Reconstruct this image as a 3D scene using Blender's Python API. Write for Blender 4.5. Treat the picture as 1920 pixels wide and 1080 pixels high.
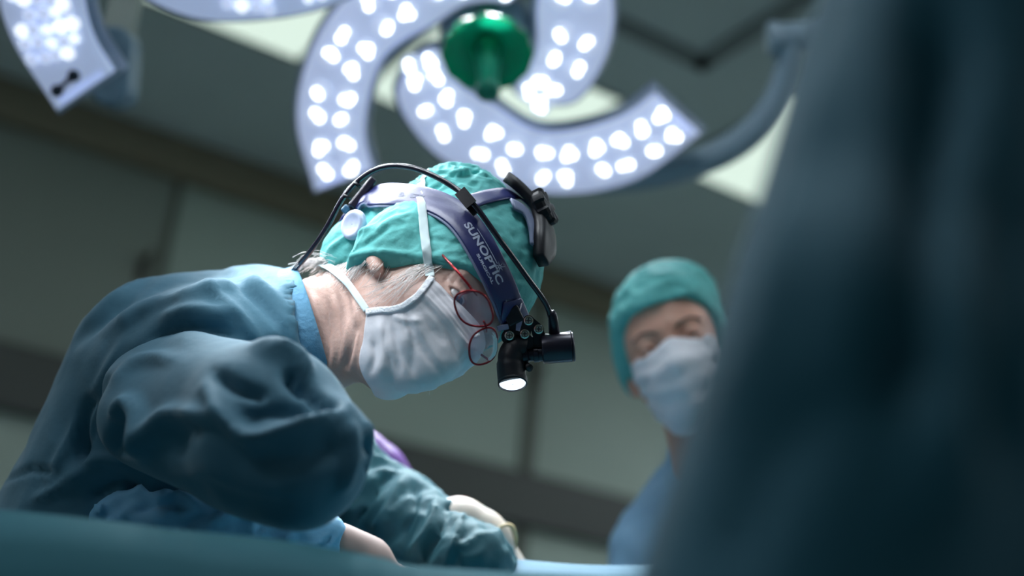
import bpy, bmesh, math, random
import numpy as np
from math import radians, sin, cos, pi
from mathutils import Vector, Matrix

for _o in list(bpy.data.objects): bpy.data.objects.remove(_o)
SC = bpy.context.scene
COL = SC.collection

# ---------------------------------------------------------------- camera
FPX = 2400.0                                  # focal length in pixels of the 1920 px frame
PITCH, ROLL, YAW = radians(22), radians(5.6), radians(59)
CAM_POS = np.array([0, 0, .88])
_h = np.array([cos(YAW), sin(YAW), 0]); _z = np.array([0, 0, 1.0])
FWD = _h * cos(PITCH) + _z * sin(PITCH)
_r0 = np.array([sin(YAW), -cos(YAW), 0]); _u0 = -_h * sin(PITCH) + _z * cos(PITCH)
RIGHT = _r0 * cos(ROLL) + _u0 * sin(ROLL)
UP = _u0 * cos(ROLL) - _r0 * sin(ROLL)
cam = bpy.data.objects.new('camera', bpy.data.cameras.new('camera'))
COL.objects.link(cam)
cam.matrix_world = Matrix([[RIGHT[i], UP[i], -FWD[i], CAM_POS[i]] for i in range(3)] + [[0, 0, 0, 1]])
cam.data.sensor_width = 36; cam.data.lens = 36 * FPX / 1920
cam.data.clip_start = .02; cam.data.clip_end = 50
cam.data.dof.use_dof = True
cam.data.dof.focus_distance = 1.345
cam.data.dof.aperture_fstop = cam.data.lens / 1000 / .030
SC.camera = cam

# ---------------------------------------------------------------- world, view
wd = bpy.data.worlds.new('world'); SC.world = wd; wd.use_nodes = True
wd.node_tree.nodes['Background'].inputs[0].default_value = (.30, .42, .46, 1)
wd.node_tree.nodes['Background'].inputs[1].default_value = .02
SC.view_settings.view_transform = 'Standard'; SC.view_settings.look = 'None'
SC.view_settings.exposure = 0; SC.view_settings.gamma = 1; SC.view_settings.use_curve_mapping = False
SC.cycles.max_bounces = 6; SC.cycles.diffuse_bounces = 3; SC.cycles.transparent_max_bounces = 8
SC.cycles.sample_clamp_indirect = 4
SC.cycles.use_denoising = True
# ---------------------------------------------------------------- numeric core
def V(px, py, d):
    """point that the photo shows at (px,py), d metres ahead: view-frame metres (right, up, ahead)"""
    return np.array([(px - 960.0) / FPX * d, (540.0 - py) / FPX * d, d])

def W(p):
    """view-frame metres -> world metres"""
    p = np.asarray(p, float)
    return CAM_POS + p[..., 0:1] * RIGHT + p[..., 1:2] * UP + p[..., 2:3] * FWD if p.ndim > 1 else CAM_POS + p[0] * RIGHT + p[1] * UP + p[2] * FWD

def pix(p):
    p = np.atleast_2d(p)
    return np.c_[960 + FPX * p[:, 0] / p[:, 2], 540 - FPX * p[:, 1] / p[:, 2]]

def unit(v):
    v = np.asarray(v, float)
    return v / np.linalg.norm(v)

def sminp(a, b, k):
    h = np.clip(.5 + .5 * (b - a) / k, 0, 1)
    return b * (1 - h) + a * h - k * h * (1 - h)

def smaxp(a, b, k):
    return -sminp(-a, -b, k)

def d_cap(p, a, b, r1, r2=None):
    a = np.asarray(a, float); b = np.asarray(b, float)
    r2 = r1 if r2 is None else r2
    ba = b - a
    t = np.clip(((p - a) @ ba) / max(ba @ ba, 1e-12), 0, 1)
    return np.linalg.norm(p - a - t[:, None] * ba, axis=1) - (r1 + (r2 - r1) * t)

def d_ell(p, c, r, rot=None):
    q = p - np.asarray(c, float)
    if rot is not None:
        q = q @ np.asarray(rot).T
    r = np.asarray(r, float)
    k0 = np.linalg.norm(q / r, axis=1)
    k1 = np.linalg.norm(q / (r * r), axis=1)
    return k0 * (k0 - 1) / np.maximum(k1, 1e-9)

def noise3(p, scale, seed=0, oct=2):
    """smooth trigonometric noise, about -1..1"""
    rs = np.random.RandomState(seed)
    out = np.zeros(len(p)); amp = 1.0; tot = 0
    for o in range(oct):
        k = rs.normal(size=(6, 3)); k /= np.linalg.norm(k, axis=1)[:, None]
        k *= scale * 2 * np.pi * rs.uniform(.7, 1.3, (6, 1))
        ph = rs.uniform(0, 6.28, 6)
        w = p @ k[:3].T + ph[:3]
        s = np.sin(p @ k[3:].T + ph[3:] + 1.3 * np.sin(w))
        out += amp * s.mean(1) * 1.5; tot += amp
        amp *= .5; scale *= 2.1
    return out / tot

def ridged(p, scale, seed=0):
    return 1 - 2 * np.abs(noise3(p, scale, seed, 2))

def surface(fn, lo, hi, h):
    """polygonise fn(points)<0 : naive surface nets, only near the surface"""
    lo = np.asarray(lo, float); hi = np.asarray(hi, float)
    B = 6
    nb = np.ceil((hi - lo) / (h * B)).astype(int) + 1
    n = nb * B + 1
    cen = [lo[i] + (np.arange(nb[i]) + .5) * B * h for i in range(3)]
    G = np.stack(np.meshgrid(*cen, indexing='ij'), -1).reshape(-1, 3)
    cv = np.concatenate([fn(G[i:i + 200000]) for i in range(0, len(G), 200000)]).reshape(nb)
    rad = B * h * .87 * 1.45 + .004
    act = np.abs(cv) < rad
    F = np.repeat(np.repeat(np.repeat(np.sign(cv) * 1.0, B, 0), B, 1), B, 2).astype(np.float32)
    F = np.pad(F, ((0, 1),) * 3, mode='edge')
    idx = np.argwhere(act)
    loc = np.stack(np.meshgrid(*[np.arange(B + 1)] * 3, indexing='ij'), -1).reshape(-1, 3)
    CH = max(1, 300000 // len(loc))
    for i in range(0, len(idx), CH):
        ii = (idx[i:i + CH, None, :] * B + loc[None]).reshape(-1, 3)
        v = fn(lo + ii * h)
        F[ii[:, 0], ii[:, 1], ii[:, 2]] = v
    S = F < 0
    c = S[:-1, :-1, :-1].astype(np.int8)
    tot = sum(S[a:S.shape[0] - 1 + a, b:S.shape[1] - 1 + b, d:S.shape[2] - 1 + d].astype(np.int8) for a in (0, 1) for b in (0, 1) for d in (0, 1))
    cells = np.argwhere((tot > 0) & (tot < 8))
    cid = -np.ones(tot.shape, np.int64); cid[tuple(cells.T)] = np.arange(len(cells))
    cor = np.array([(a, b, d) for a in (0, 1) for b in (0, 1) for d in (0, 1)])
    vals = np.stack([F[tuple((cells + k).T)] for k in cor], 1)
    acc = np.zeros((len(cells), 3)); cnt = np.zeros(len(cells))
    for i in range(8):
        for j in range(i + 1, 8):
            if np.abs(cor[i] - cor[j]).sum() != 1: continue
            m = (vals[:, i] < 0) != (vals[:, j] < 0)
            t = np.where(m, vals[:, i] / np.where(m, vals[:, i] - vals[:, j], 1), 0)
            acc += np.where(m[:, None], cor[i] + t[:, None] * (cor[j] - cor[i]), 0)
            cnt += m
    verts = lo + (cells + acc / np.maximum(cnt, 1)[:, None]) * h
    faces = []
    for ax in range(3):
        u, w = [(1, 2), (2, 0), (0, 1)][ax]
        sl0 = [slice(None)] * 3; sl1 = [slice(None)] * 3
        sl0[ax] = slice(0, -1); sl1[ax] = slice(1, None)
        d = S[tuple(sl0)] != S[tuple(sl1)]
        e = np.argwhere(d)
        e = e[(e[:, u] > 0) & (e[:, w] > 0) & (e[:, u] < tot.shape[u]) & (e[:, w] < tot.shape[w]) & (e[:, ax] < tot.shape[ax])]
        if not len(e): continue
        inside0 = S[tuple(e.T)]
        du = np.zeros(3, int); du[u] = 1
        dw = np.zeros(3, int); dw[w] = 1
        q = np.stack([cid[tuple((e - du - dw).T)], cid[tuple((e - dw).T)], cid[tuple(e.T)], cid[tuple((e - du).T)]], 1)
        q = np.where(inside0[:, None], q, q[:, ::-1])
        faces.append(q[(q >= 0).all(1)])
    return verts, np.concatenate(faces)

def normals(v, f):
    f4 = f if f.shape[1] == 4 else np.c_[f, f[:, -1]]
    n = np.cross(v[f4[:, 2]] - v[f4[:, 0]], v[f4[:, 3]] - v[f4[:, 1]])
    out = np.zeros_like(v)
    for k in range(f4.shape[1]): np.add.at(out, f4[:, k], n)
    return out / np.maximum(np.linalg.norm(out, axis=1), 1e-12)[:, None]

def seg_dist(P, poly):
    """distance of 2-D points to a polyline and the parameter (0..1) along it"""
    poly = np.asarray(poly, float)
    L = np.r_[0, np.cumsum(np.linalg.norm(np.diff(poly, axis=0), axis=1))]
    best = np.full(len(P), 1e9); par = np.zeros(len(P))
    for i in range(len(poly) - 1):
        a, b = poly[i], poly[i + 1]; ab = b - a
        t = np.clip(((P - a) @ ab) / (ab @ ab), 0, 1)
        d = np.linalg.norm(P - a - t[:, None] * ab, axis=1)
        m = d < best
        best[m] = d[m]; par[m] = ((L[i] + t * (L[i + 1] - L[i])) / L[-1])[m]
    return best, par

def spline(pts, n, closed=False):
    """Catmull-Rom through pts, n samples per span"""
    p = np.asarray(pts, float); N = len(p); out = []
    rng = range(N) if closed else range(N - 1)
    for i in rng:
        if closed: a, b, c, d = p[i - 1], p[i], p[(i + 1) % N], p[(i + 2) % N]
        else: a, b, c, d = p[max(i - 1, 0)], p[i], p[i + 1], p[min(i + 2, N - 1)]
        for t in np.arange(n) / n:
            out.append(.5 * ((2 * b) + (c - a) * t + (2 * a - 5 * b + 4 * c - d) * t * t + (3 * b - a - 3 * c + d) * t ** 3))
    if not closed: out.append(p[-1])
    return np.array(out)

def folds(v, f, strokes, depth_from=None):
    """sculpt cloth folds: each stroke (pixels polyline, half width px, height m) raises or sinks the side facing the photo"""
    n = normals(v, f)
    P = pix(v)
    view = -v / np.linalg.norm(v, axis=1)[:, None]
    face = np.clip((n * view).sum(1) * 2.5 + .15, 0, 1)
    off = np.zeros(len(v))
    for poly, w, a in strokes:
        d, t = seg_dist(P, spline(poly, 4) if len(poly) > 2 else poly)
        taper = np.clip(np.minimum(t, 1 - t) * 5 + .25, 0, 1)
        off += a * np.exp(-(d / w) ** 2) * taper
    return v + n * (off * face)[:, None]

def to_axes(L, U, toward):
    L = unit(L); U = np.asarray(U, float); U = unit(U - L * (U @ L))
    Fv = np.cross(L, U)
    if Fv @ np.asarray(toward, float) < 0: Fv = -Fv
    return Fv, L, U

class Head:
    """anatomical frame: f forward, l towards the person's left, u up; origin mid-head at eye level"""
    def __init__(s, o, L, U, toward, k=1.0):
        s.o = np.asarray(o, float); s.F, s.L, s.U = to_axes(L, U, toward); s.k = k; s.open = .0048
        s.M = np.stack([s.F, s.L, s.U])
    def loc(s, p): return ((np.asarray(p) - s.o) @ s.M.T) / s.k
    def out(s, q): return s.o + (np.asarray(q, float) * s.k) @ s.M
    def skull(s, q):
        a = np.c_[q[:, 0], np.abs(q[:, 1]), q[:, 2]]
        d = d_ell(q, (-.012, 0, .030), (.100, .077, .094))
        d = sminp(d, d_ell(q, (.030, 0, -.040), (.064, .060, .078)), .03)
        d = sminp(d, d_cap(a, (-.008, .050, -.050), (.058, .016, -.100), .017, .014), .03)
        return d
    def face(s, q):
        a = np.c_[q[:, 0], np.abs(q[:, 1]), q[:, 2]]
        d = s.skull(q)
        d = sminp(d, d_ell(q, (.072, 0, -.100), (.022, .022, .018)), .02)
        d = sminp(d, d_ell(a, (.054, .038, -.034), (.028, .024, .026)), .02)
        d = sminp(d, d_cap(a, (.081, .008, .019), (.070, .046, .017), .010, .007), .014)
        d = smaxp(d, -d_ell(a, (.098, .033, -.001), (.020, .020, .014)), .012)
        d = sminp(d, d_cap(q, (.084, 0, .004), (.108, 0, -.040), .007, .010), .012)
        d = sminp(d, d_ell(a, (.100, .012, -.042), (.012, .009, .009)), .008)
        d = sminp(d, d_ell(q, (.092, 0, -.068), (.010, .024, .006)), .008)
        d = sminp(d, d_ell(q, (.089, 0, -.079), (.010, .020, .006)), .007)
        d = smaxp(d, -d_cap(q, (.103, -.022, -.0735), (.103, .022, -.0735), .0022), .004)
        # eyelids: a lid shell over the eyeball with a slit
        e = d_ell(a, (.0735, .033, .000), (.0150, .0150, .0145))
        slit = np.maximum(np.abs(a[:, 2] + .0015) - (s.open - 9 * (a[:, 1] - .033) ** 2 * 1.6), -(a[:, 0] - .07))
        e = smaxp(e, -slit, .0015)
        d = sminp(d, e, .005)
        # ear
        ear = d_ell(a - np.array([-.014, .079, -.012]), (0, 0, 0), (.019, .007, .030), rot=np.array([[.97, .0, .24], [0, 1, 0], [-.24, 0, .97]]))
        ear = smaxp(ear, -d_ell(a, (-.008, .090, -.008), (.009, .008, .018)), .004)
        ear = sminp(ear, d_ell(a, (-.004, .077, -.040), (.008, .006, .010)), .008)
        return sminp(d, ear, .006)

def march(fn, px, py, d0, d1, step=.002, lev=0.0):
    ts = np.arange(d0, d1, step)
    P = V(px, py, 1.0)[None] * ts[:, None]
    v = fn(P) - lev
    i = np.argmax(v < 0)
    if not (v < 0).any(): return P[np.argmin(v)]
    if i == 0: return P[0]
    t = v[i - 1] / (v[i - 1] - v[i])
    return P[i - 1] * (1 - t) + P[i] * t
# ---------------------------------------------------------------- blender helpers
def srgb(r, g, b):
    f = lambda c: (c / 255 / 12.92) if c <= 10 else ((c / 255 + .055) / 1.055) ** 2.4
    return (f(r), f(g), f(b), 1)

MATS = {}
def mat(name, col, rough=.6, metal=0, sss=0, emit=None, estr=0, spec=.5, bump=0, bscale=60, var=0, vscale=8, trans=0, alpha=1, sheen=0, detail=4, translucent=0):
    if name in MATS: return MATS[name]
    m = bpy.data.materials.new(name); m.use_nodes = True
    nt = m.node_tree; b = nt.nodes['Principled BSDF']
    if len(col) == 3: col = srgb(*col)
    b.inputs['Base Color'].default_value = col
    b.inputs['Roughness'].default_value = rough; b.inputs['Metallic'].default_value = metal
    b.inputs['Specular IOR Level'].default_value = spec
    if sss:
        b.inputs['Subsurface Weight'].default_value = sss
        b.inputs['Subsurface Scale'].default_value = .006
        b.inputs['Subsurface Radius'].default_value = (1, .4, .25)
    if emit is not None:
        b.inputs['Emission Color'].default_value = srgb(*emit); b.inputs['Emission Strength'].default_value = estr
    if trans: b.inputs['Transmission Weight'].default_value = trans
    if alpha < 1: b.inputs['Alpha'].default_value = alpha
    if sheen: b.inputs['Sheen Weight'].default_value = sheen
    tc = nt.nodes.new('ShaderNodeTexCoord')
    if var:
        n = nt.nodes.new('ShaderNodeTexNoise'); n.inputs['Scale'].default_value = vscale; n.inputs['Detail'].default_value = detail
        nt.links.new(tc.outputs['Object'], n.inputs['Vector'])
        mr = nt.nodes.new('ShaderNodeMapRange'); mr.inputs[3].default_value = 1 - var; mr.inputs[4].default_value = 1 + var
        mr.inputs[1].default_value = .3; mr.inputs[2].default_value = .7
        nt.links.new(n.outputs['Fac'], mr.inputs[0])
        mx = nt.nodes.new('ShaderNodeMix'); mx.data_type = 'RGBA'; mx.blend_type = 'MULTIPLY'; mx.inputs['Factor'].default_value = 1
        mx.inputs['A'].default_value = col
        nt.links.new(mr.outputs[0], mx.inputs['B']); nt.links.new(mx.outputs['Result'], b.inputs['Base Color'])
    if bump:
        n = nt.nodes.new('ShaderNodeTexNoise'); n.inputs['Scale'].default_value = bscale; n.inputs['Detail'].default_value = detail
        nt.links.new(tc.outputs['Object'], n.inputs['Vector'])
        bp = nt.nodes.new('ShaderNodeBump'); bp.inputs['Strength'].default_value = bump; bp.inputs['Distance'].default_value = .002
        nt.links.new(n.outputs['Fac'], bp.inputs['Height']); nt.links.new(bp.outputs['Normal'], b.inputs['Normal'])
    if translucent:
        t = nt.nodes.new('ShaderNodeBsdfTranslucent'); t.inputs[0].default_value = col
        ms = nt.nodes.new('ShaderNodeMixShader'); ms.inputs[0].default_value = translucent
        out = nt.nodes['Material Output']
        nt.links.new(b.outputs[0], ms.inputs[1]); nt.links.new(t.outputs[0], ms.inputs[2]); nt.links.new(ms.outputs[0], out.inputs[0])
    MATS[name] = m
    return m

def thing(name, label, cat, base, group=None, kind=None):
    """Empty at the thing's base (world coordinates)"""
    o = bpy.data.objects.new(name, None); COL.objects.link(o)
    o.location = base; o.empty_display_size = .05
    o['label'] = label; o['category'] = cat
    if group: o['group'] = group
    if kind: o['kind'] = kind
    return o

def origin(parent):
    p = np.zeros(3)
    while parent is not None:
        p = p + np.array(parent.location); parent = parent.parent
    return p

def mesh(name, v, f, material, parent=None, smooth=True, label=None, frame='view', sharp=None, sub=0, offset=None, fm=None):
    """v in the view frame (default) or world; f array or list of faces"""
    v = np.asarray(v, float)
    if frame == 'view': v = W(v)
    if parent is None:
        off = v.mean(0) if offset is None else np.asarray(offset, float)
        o_loc = off
    else:
        off = origin(parent); o_loc = np.zeros(3)
    v = v - off
    me = bpy.data.meshes.new(name)
    me.from_pydata(v.tolist(), [], [tuple(int(i) for i in q) for q in f])
    if fm is not None: me.polygons.foreach_set('material_index', list(fm))
    bm = bmesh.new(); bm.from_mesh(me); bmesh.ops.recalc_face_normals(bm, faces=bm.faces); bm.to_mesh(me); bm.free()
    if smooth: me.polygons.foreach_set('use_smooth', [True] * len(me.polygons))
    me.update()
    mats = material if isinstance(material, (list, tuple)) else [material]
    for m_ in mats: me.materials.append(m_)
    o = bpy.data.objects.new(name, me); COL.objects.link(o); o.location = o_loc
    if parent is not None: o.parent = parent
    if label: o['label'] = label
    if sharp is not None:
        try: me.set_sharp_from_angle(angle=radians(sharp))
        except Exception: pass
    if sub:
        md = o.modifiers.new('s', 'SUBSURF'); md.levels = sub; md.render_levels = sub
    return o

def bevel(o, w, seg=2):
    md = o.modifiers.new('b', 'BEVEL'); md.width = w; md.segments = seg; md.limit_method = 'ANGLE'; md.angle_limit = radians(35)
    return o

def join(*parts):
    V_, F_, n = [], [], 0
    for v, f in parts:
        V_.append(np.asarray(v, float)); F_ += [tuple(int(i) + n for i in q) for q in f]; n += len(v)
    return np.concatenate(V_), F_

def box(c, s, ax=None):
    c = np.asarray(c, float); s = np.asarray(s, float) / 2
    ax = np.eye(3) if ax is None else np.asarray(ax)
    v = np.array([c + (np.array([x, y, z]) * s) @ ax for x in (-1, 1) for y in (-1, 1) for z in (-1, 1)])
    return v, [(0, 1, 3, 2), (4, 6, 7, 5), (0, 4, 5, 1), (2, 3, 7, 6), (0, 2, 6, 4), (1, 5, 7, 3)]

def tube(path, r, n=12, caps=True, flat=None):
    """tube along a path; r scalar or list; flat=(vector, ratio) squashes"""
    p = np.asarray(path, float); N = len(p)
    r = np.full(N, r) if np.isscalar(r) else np.asarray(r, float)
    T = np.gradient(p, axis=0); T /= np.linalg.norm(T, axis=1)[:, None] + 1e-12
    a = np.array([0, 0, 1.0]) if abs(T[0][2]) < .9 else np.array([1.0, 0, 0])
    a = unit(a - T[0] * (a @ T[0])); v = []
    for i in range(N):
        a = a - T[i] * (a @ T[i]); a = unit(a); b = np.cross(T[i], a)
        for k in range(n):
            t = 2 * pi * k / n
            v.append(p[i] + r[i] * (cos(t) * a + sin(t) * b))
    f = [(i * n + k, i * n + (k + 1) % n, (i + 1) * n + (k + 1) % n, (i + 1) * n + k) for i in range(N - 1) for k in range(n)]
    if caps: f += [tuple(range(n))[::-1], tuple((N - 1) * n + k for k in range(n))]
    return np.array(v), f

def lathe(c, axis, prof, n=32, caps=False):
    """profile [(r, h)] turned about axis through c"""
    axis = unit(axis); a = np.array([0, 0, 1.0]) if abs(axis[2]) < .9 else np.array([1.0, 0, 0])
    a = unit(a - axis * (a @ axis)); b = np.cross(axis, a); c = np.asarray(c, float)
    v = [c + axis * h + r * (cos(2 * pi * k / n) * a + sin(2 * pi * k / n) * b) for r, h in prof for k in range(n)]
    f = [(i * n + k, i * n + (k + 1) % n, (i + 1) * n + (k + 1) % n, (i + 1) * n + k) for i in range(len(prof) - 1) for k in range(n)]
    if caps: f += [tuple(range(n))[::-1], tuple((len(prof) - 1) * n + k for k in range(n))]
    return np.array(v), f

def grid_faces(nr, nc, closed=False):
    return [(i * nc + j, i * nc + (j + 1) % nc, (i + 1) * nc + (j + 1) % nc, (i + 1) * nc + j) for i in range(nr - 1) for j in range(nc if closed else nc - 1)]

def strip(P, N, w, t, closed=False):
    """flat strap: centre points P, outward normals N, width w, thickness t (view frame)"""
    P = np.asarray(P, float); N = np.asarray(N, float)
    w = np.full(len(P), w) if np.isscalar(w) else np.asarray(w, float)
    T = (np.roll(P, -1, 0) - np.roll(P, 1, 0)) if closed else np.gradient(P, axis=0)
    B = np.cross(N, T); B /= np.linalg.norm(B, axis=1)[:, None]
    prof = [(-1, 0), (-1, .6), (-.93, 1), (-.5, 1.12), (0, 1.15), (.5, 1.12), (.93, 1), (1, .6), (1, 0), (0, 0)]
    v = np.stack([P + B * (w / 2)[:, None] * a + N * t * b for a, b in prof], 1).reshape(-1, 3)
    n = len(prof); m = len(P)
    f = [(i * n + k, i * n + (k + 1) % n, ((i + 1) % m) * n + (k + 1) % n, ((i + 1) % m) * n + k) for i in range(m if closed else m - 1) for k in range(n)]
    if not closed: f += [tuple(range(n)), tuple((m - 1) * n + k for k in range(n))]
    return v, f

def smooth_verts(v, f, it=2, lam=.5):
    f = np.asarray(f); 
    for _ in range(it):
        acc = np.zeros_like(v); cnt = np.zeros(len(v))
        for a in range(f.shape[1]):
            b = (a + 1) % f.shape[1]
            np.add.at(acc, f[:, a], v[f[:, b]]); np.add.at(acc, f[:, b], v[f[:, a]])
            np.add.at(cnt, f[:, a], 1); np.add.at(cnt, f[:, b], 1)
        v = v + lam * (acc / np.maximum(cnt, 1)[:, None] - v)
    return v

def rc(p, px1, py1, d1, r1, px2=None, py2=None, d2=None, r2=None):
    """rounded cone given by pixels, depths and pixel radii"""
    if px2 is None: px2, py2, d2, r2 = px1 + .01, py1, d1, r1
    return d_cap(p, V(px1, py1, d1), V(px2, py2, d2), r1 * d1 / FPX, r2 * d2 / FPX)

def toview(w):
    q = np.atleast_2d(np.asarray(w, float)) - CAM_POS
    r = np.c_[q @ RIGHT, q @ UP, q @ FWD]
    return r[0] if np.ndim(w) == 1 else r
ZV = np.array([RIGHT[2], UP[2], FWD[2]])       # world up in the view frame
# ---------------------------------------------------------------- the room
CEIL, YB, XL, XR, YF = 2.95, 4.12, -3.2, 5.2, -2.6
m_wall = mat('wall_panel_grey', (176, 190, 180), .55, var=.12, vscale=.8)
m_wall_d = mat('wall_panel_dull', (138, 146, 138), .6, var=.12, vscale=.8)
m_seam = mat('wall_seam', (96, 98, 90), .6)
m_rail = mat('wall_rail', (78, 80, 78), .5)
m_corn = mat('cornice_brown', (140, 130, 110), .6)
m_ceil = mat('ceiling_tile', (214, 226, 226), .8, var=.08, vscale=1.2)
m_groove = mat('ceiling_groove', (140, 148, 148), .7)
m_floor = mat('floor_vinyl', (128, 140, 144), .35, var=.08, vscale=2)
def st(name, v, f, m, **k):
    o = mesh(name, v, f, m, frame='world', smooth=False, **k); o['kind'] = 'structure'; return o
def wbox(x0, x1, y0, y1, z0, z1): return box(((x0 + x1) / 2, (y0 + y1) / 2, (z0 + z1) / 2), (x1 - x0, y1 - y0, z1 - z0))
st('floor', *wbox(XL, XR, YF, YB, -.1, 0), m_floor)
st('ceiling', *wbox(XL, XR, YF, YB, CEIL, CEIL + .1), m_ceil)
st('wall_back', *wbox(XL, XR, YB, YB + .1, 0, CEIL), m_wall)
st('wall_left', *wbox(XL - .1, XL, YF, YB, 0, CEIL), m_wall_d)
st('wall_right', *wbox(XR, XR + .1, YF, YB, 0, CEIL), m_wall)
st('wall_front', *wbox(XL, XR, YF - .1, YF, 0, CEIL), m_wall_d)
# dull cladding panels left of the first seam, seams, rail and cornice on the back wall
st('trim_1', *join(wbox(XL, -.55, YB - .012, YB, 2.09, 2.80), wbox(-.53, 1.055, YB - .012, YB, 2.09, 2.80)), m_wall_d)
st('trim_2', *wbox(2.585, 2.645, YB - .014, YB, .1, 2.80), m_seam)
st('trim_3', *wbox(1.055, 1.085, YB - .016, YB, .1, 2.80), m_seam)
bevel(st('trim_4', *wbox(XL, XR, YB - .05, YB, 1.87, 2.08), m_rail), .01)
bevel(st('trim_5', *wbox(XL, XR, YB - .07, YB, 2.80, CEIL), m_corn), .012)
st('trim_6', *join(wbox(-1.2, 2.10, 2.47, 2.53, CEIL - .012, CEIL), wbox(2.045, 2.105, YF, 2.53, CEIL - .012, CEIL)), m_groove)
bevel(st('baseboard_back', *wbox(XL, XR, YB - .02, YB, 0, .1), m_rail), .004)
m_knob = mat('hook_brown', (58, 48, 40), .4)
for (px, py, lab) in ((268, 505, 'small brown wall hook on the dull panel beside the left seam'), (1003, 712, 'small brown wall hook on the grey wall by the dark middle seam')):
    d = (YB - .02 - CAM_POS[1]) / W(V(px, py, 1))[1]
    p = W(V(px, py, d)); p[1] = YB - .012
    t = thing('wall_hook', lab, 'hook', p)
    bevel(mesh('backplate', *box(p + np.array([0, -.004, 0]), (.035, .008, .10)), m_knob, t, frame='world', smooth=False), .003)
    mesh('peg', *tube([p + np.array([0, -.005, .02]), p + np.array([0, -.045, .02]), p + np.array([0, -.06, .035]), p + np.array([0, -.063, .055])], .010, 10), m_knob, t, frame='world')

# recessed ceiling lights
m_panel = mat('light_diffuser', (225, 238, 228), .5, emit=(222, 240, 226), estr=.95)
m_pframe = mat('light_frame', (150, 158, 156), .5)
def ceiling_light(x0, x1, y0, y1, lab):
    t = thing('ceiling_light', lab, 'ceiling light', ((x0 + x1) / 2, (y0 + y1) / 2, CEIL - .02), 'square ceiling light panels')
    w = .012; z0, z1 = CEIL - .010, CEIL - .001
    mesh('frame', *join(wbox(x0 - w, x1 + w, y0 - w, y0, z0, z1), wbox(x0 - w, x1 + w, y1, y1 + w, z0, z1), wbox(x0 - w, x0, y0, y1, z0, z1), wbox(x1, x1 + w, y0, y1, z0, z1)), m_pframe, t, frame='world', smooth=False)
    mesh('diffuser', *wbox(x0, x1, y0, y1, CEIL - .006, CEIL - .001), m_panel, t, frame='world', smooth=False)
ceiling_light(.54, 1.135, 2.70, 3.296, 'bright ceiling light panel between the two surgical lamps')
ceiling_light(1.38, 2.03, 2.83, 3.33, 'bright ceiling light panel seen through the gaps of the large lamp')
ceiling_light(2.42, 3.02, 2.45, 3.05, 'bright ceiling light panel crossed by the curved lamp arm')
m_fill_panel = mat('fill_panel_glow', (225, 238, 228), .5, emit=(228, 238, 244), estr=14.0)  # stronger glow for panels added out of view to raise the ambient light
m_panel = m_fill_panel
for x, y, lab in ((-1.6, 3.0, 'far left by the back wall'), (-1.6, .9, 'left of the table'), (.3, .6, 'over the foot of the table'),
                  (2.6, -1.3, 'in the near right corner'), (4.2, .6, 'by the right wall'), (4.2, 2.6, 'in the far right corner'), (2.6, .6, 'right of the table')):
    ceiling_light(x - .3, x + .3, y - .3, y + .3, 'added unseen ceiling fill light panel ' + lab)
# ---------------------------------------------------------------- surgical lamps
PET = [(.52, 20), (.78, 12), (1.16, -8), (1.31, -35), (1.46, -60), (1.84, -94), (2.27, -119.5), (2.62, -141.5),
       (1.87, -150), (1.57, -135), (1.08, -108), (.58, -80), (.46, -40), (.44, -4)]
LU = .163
def petal_outline(n=6):
    p = np.array([[r * cos(radians(a)), r * sin(radians(a))] for r, a in PET]); N = len(p); o = []
    for i in range(N):
        a, b, c, d = p[i - 1], p[i], p[(i + 1) % N], p[(i + 2) % N]
        if i == 7:
            o += [b * (1 - t) + c * t for t in np.arange(n) / n]; continue
        if i == 6: d = c + (c - b)
        if i == 8: a = b - (c - b)
        o += [.5 * ((2 * b) + (c - a) * t + (2 * a - 5 * b + 4 * c - d) * t * t + (3 * b - a - 3 * c + d) * t ** 3) for t in np.arange(n) / n]
    return np.array(o) * LU
def resample(p, n):
    L = np.r_[0, np.cumsum(np.linalg.norm(np.diff(p, axis=0), axis=1))]; t = np.linspace(0, L[-1], n)
    return np.c_[np.interp(t, L, p[:, 0]), np.interp(t, L, p[:, 1])]
_q = petal_outline()
PN = 44
PO = np.concatenate([resample(_q[3:43], PN), resample(np.r_[_q[48:], _q[:4]], PN + 1)[:-1]])    # outer edge tip to end, inner edge end to tip
def petal_cap(k):
    n = 2 * PN
    return [tuple(k * n + j for j in (i, i + 1, n - 2 - i, n - 1 - i)) for i in range(PN - 1)]
def inset(o, w):
    e = np.roll(o, -1, 0) - o; e /= np.linalg.norm(e, axis=1)[:, None]
    nn = np.c_[e[:, 1], -e[:, 0]]
    m = nn + np.roll(nn, 1, 0); m = m / np.maximum((m * m).sum(1) / 2, .5)[:, None]
    area = .5 * (o[:, 0] * np.roll(o[:, 1], -1) - np.roll(o[:, 0], -1) * o[:, 1]).sum()
    return o - m * w * (1 if area > 0 else -1)

def arc_pt(path, t):
    L = np.r_[0, np.cumsum(np.linalg.norm(np.diff(path, axis=0), axis=1))]; s = t * L[-1]
    return np.array([np.interp(s, L, path[:, k]) for k in range(path.shape[1])])

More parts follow.
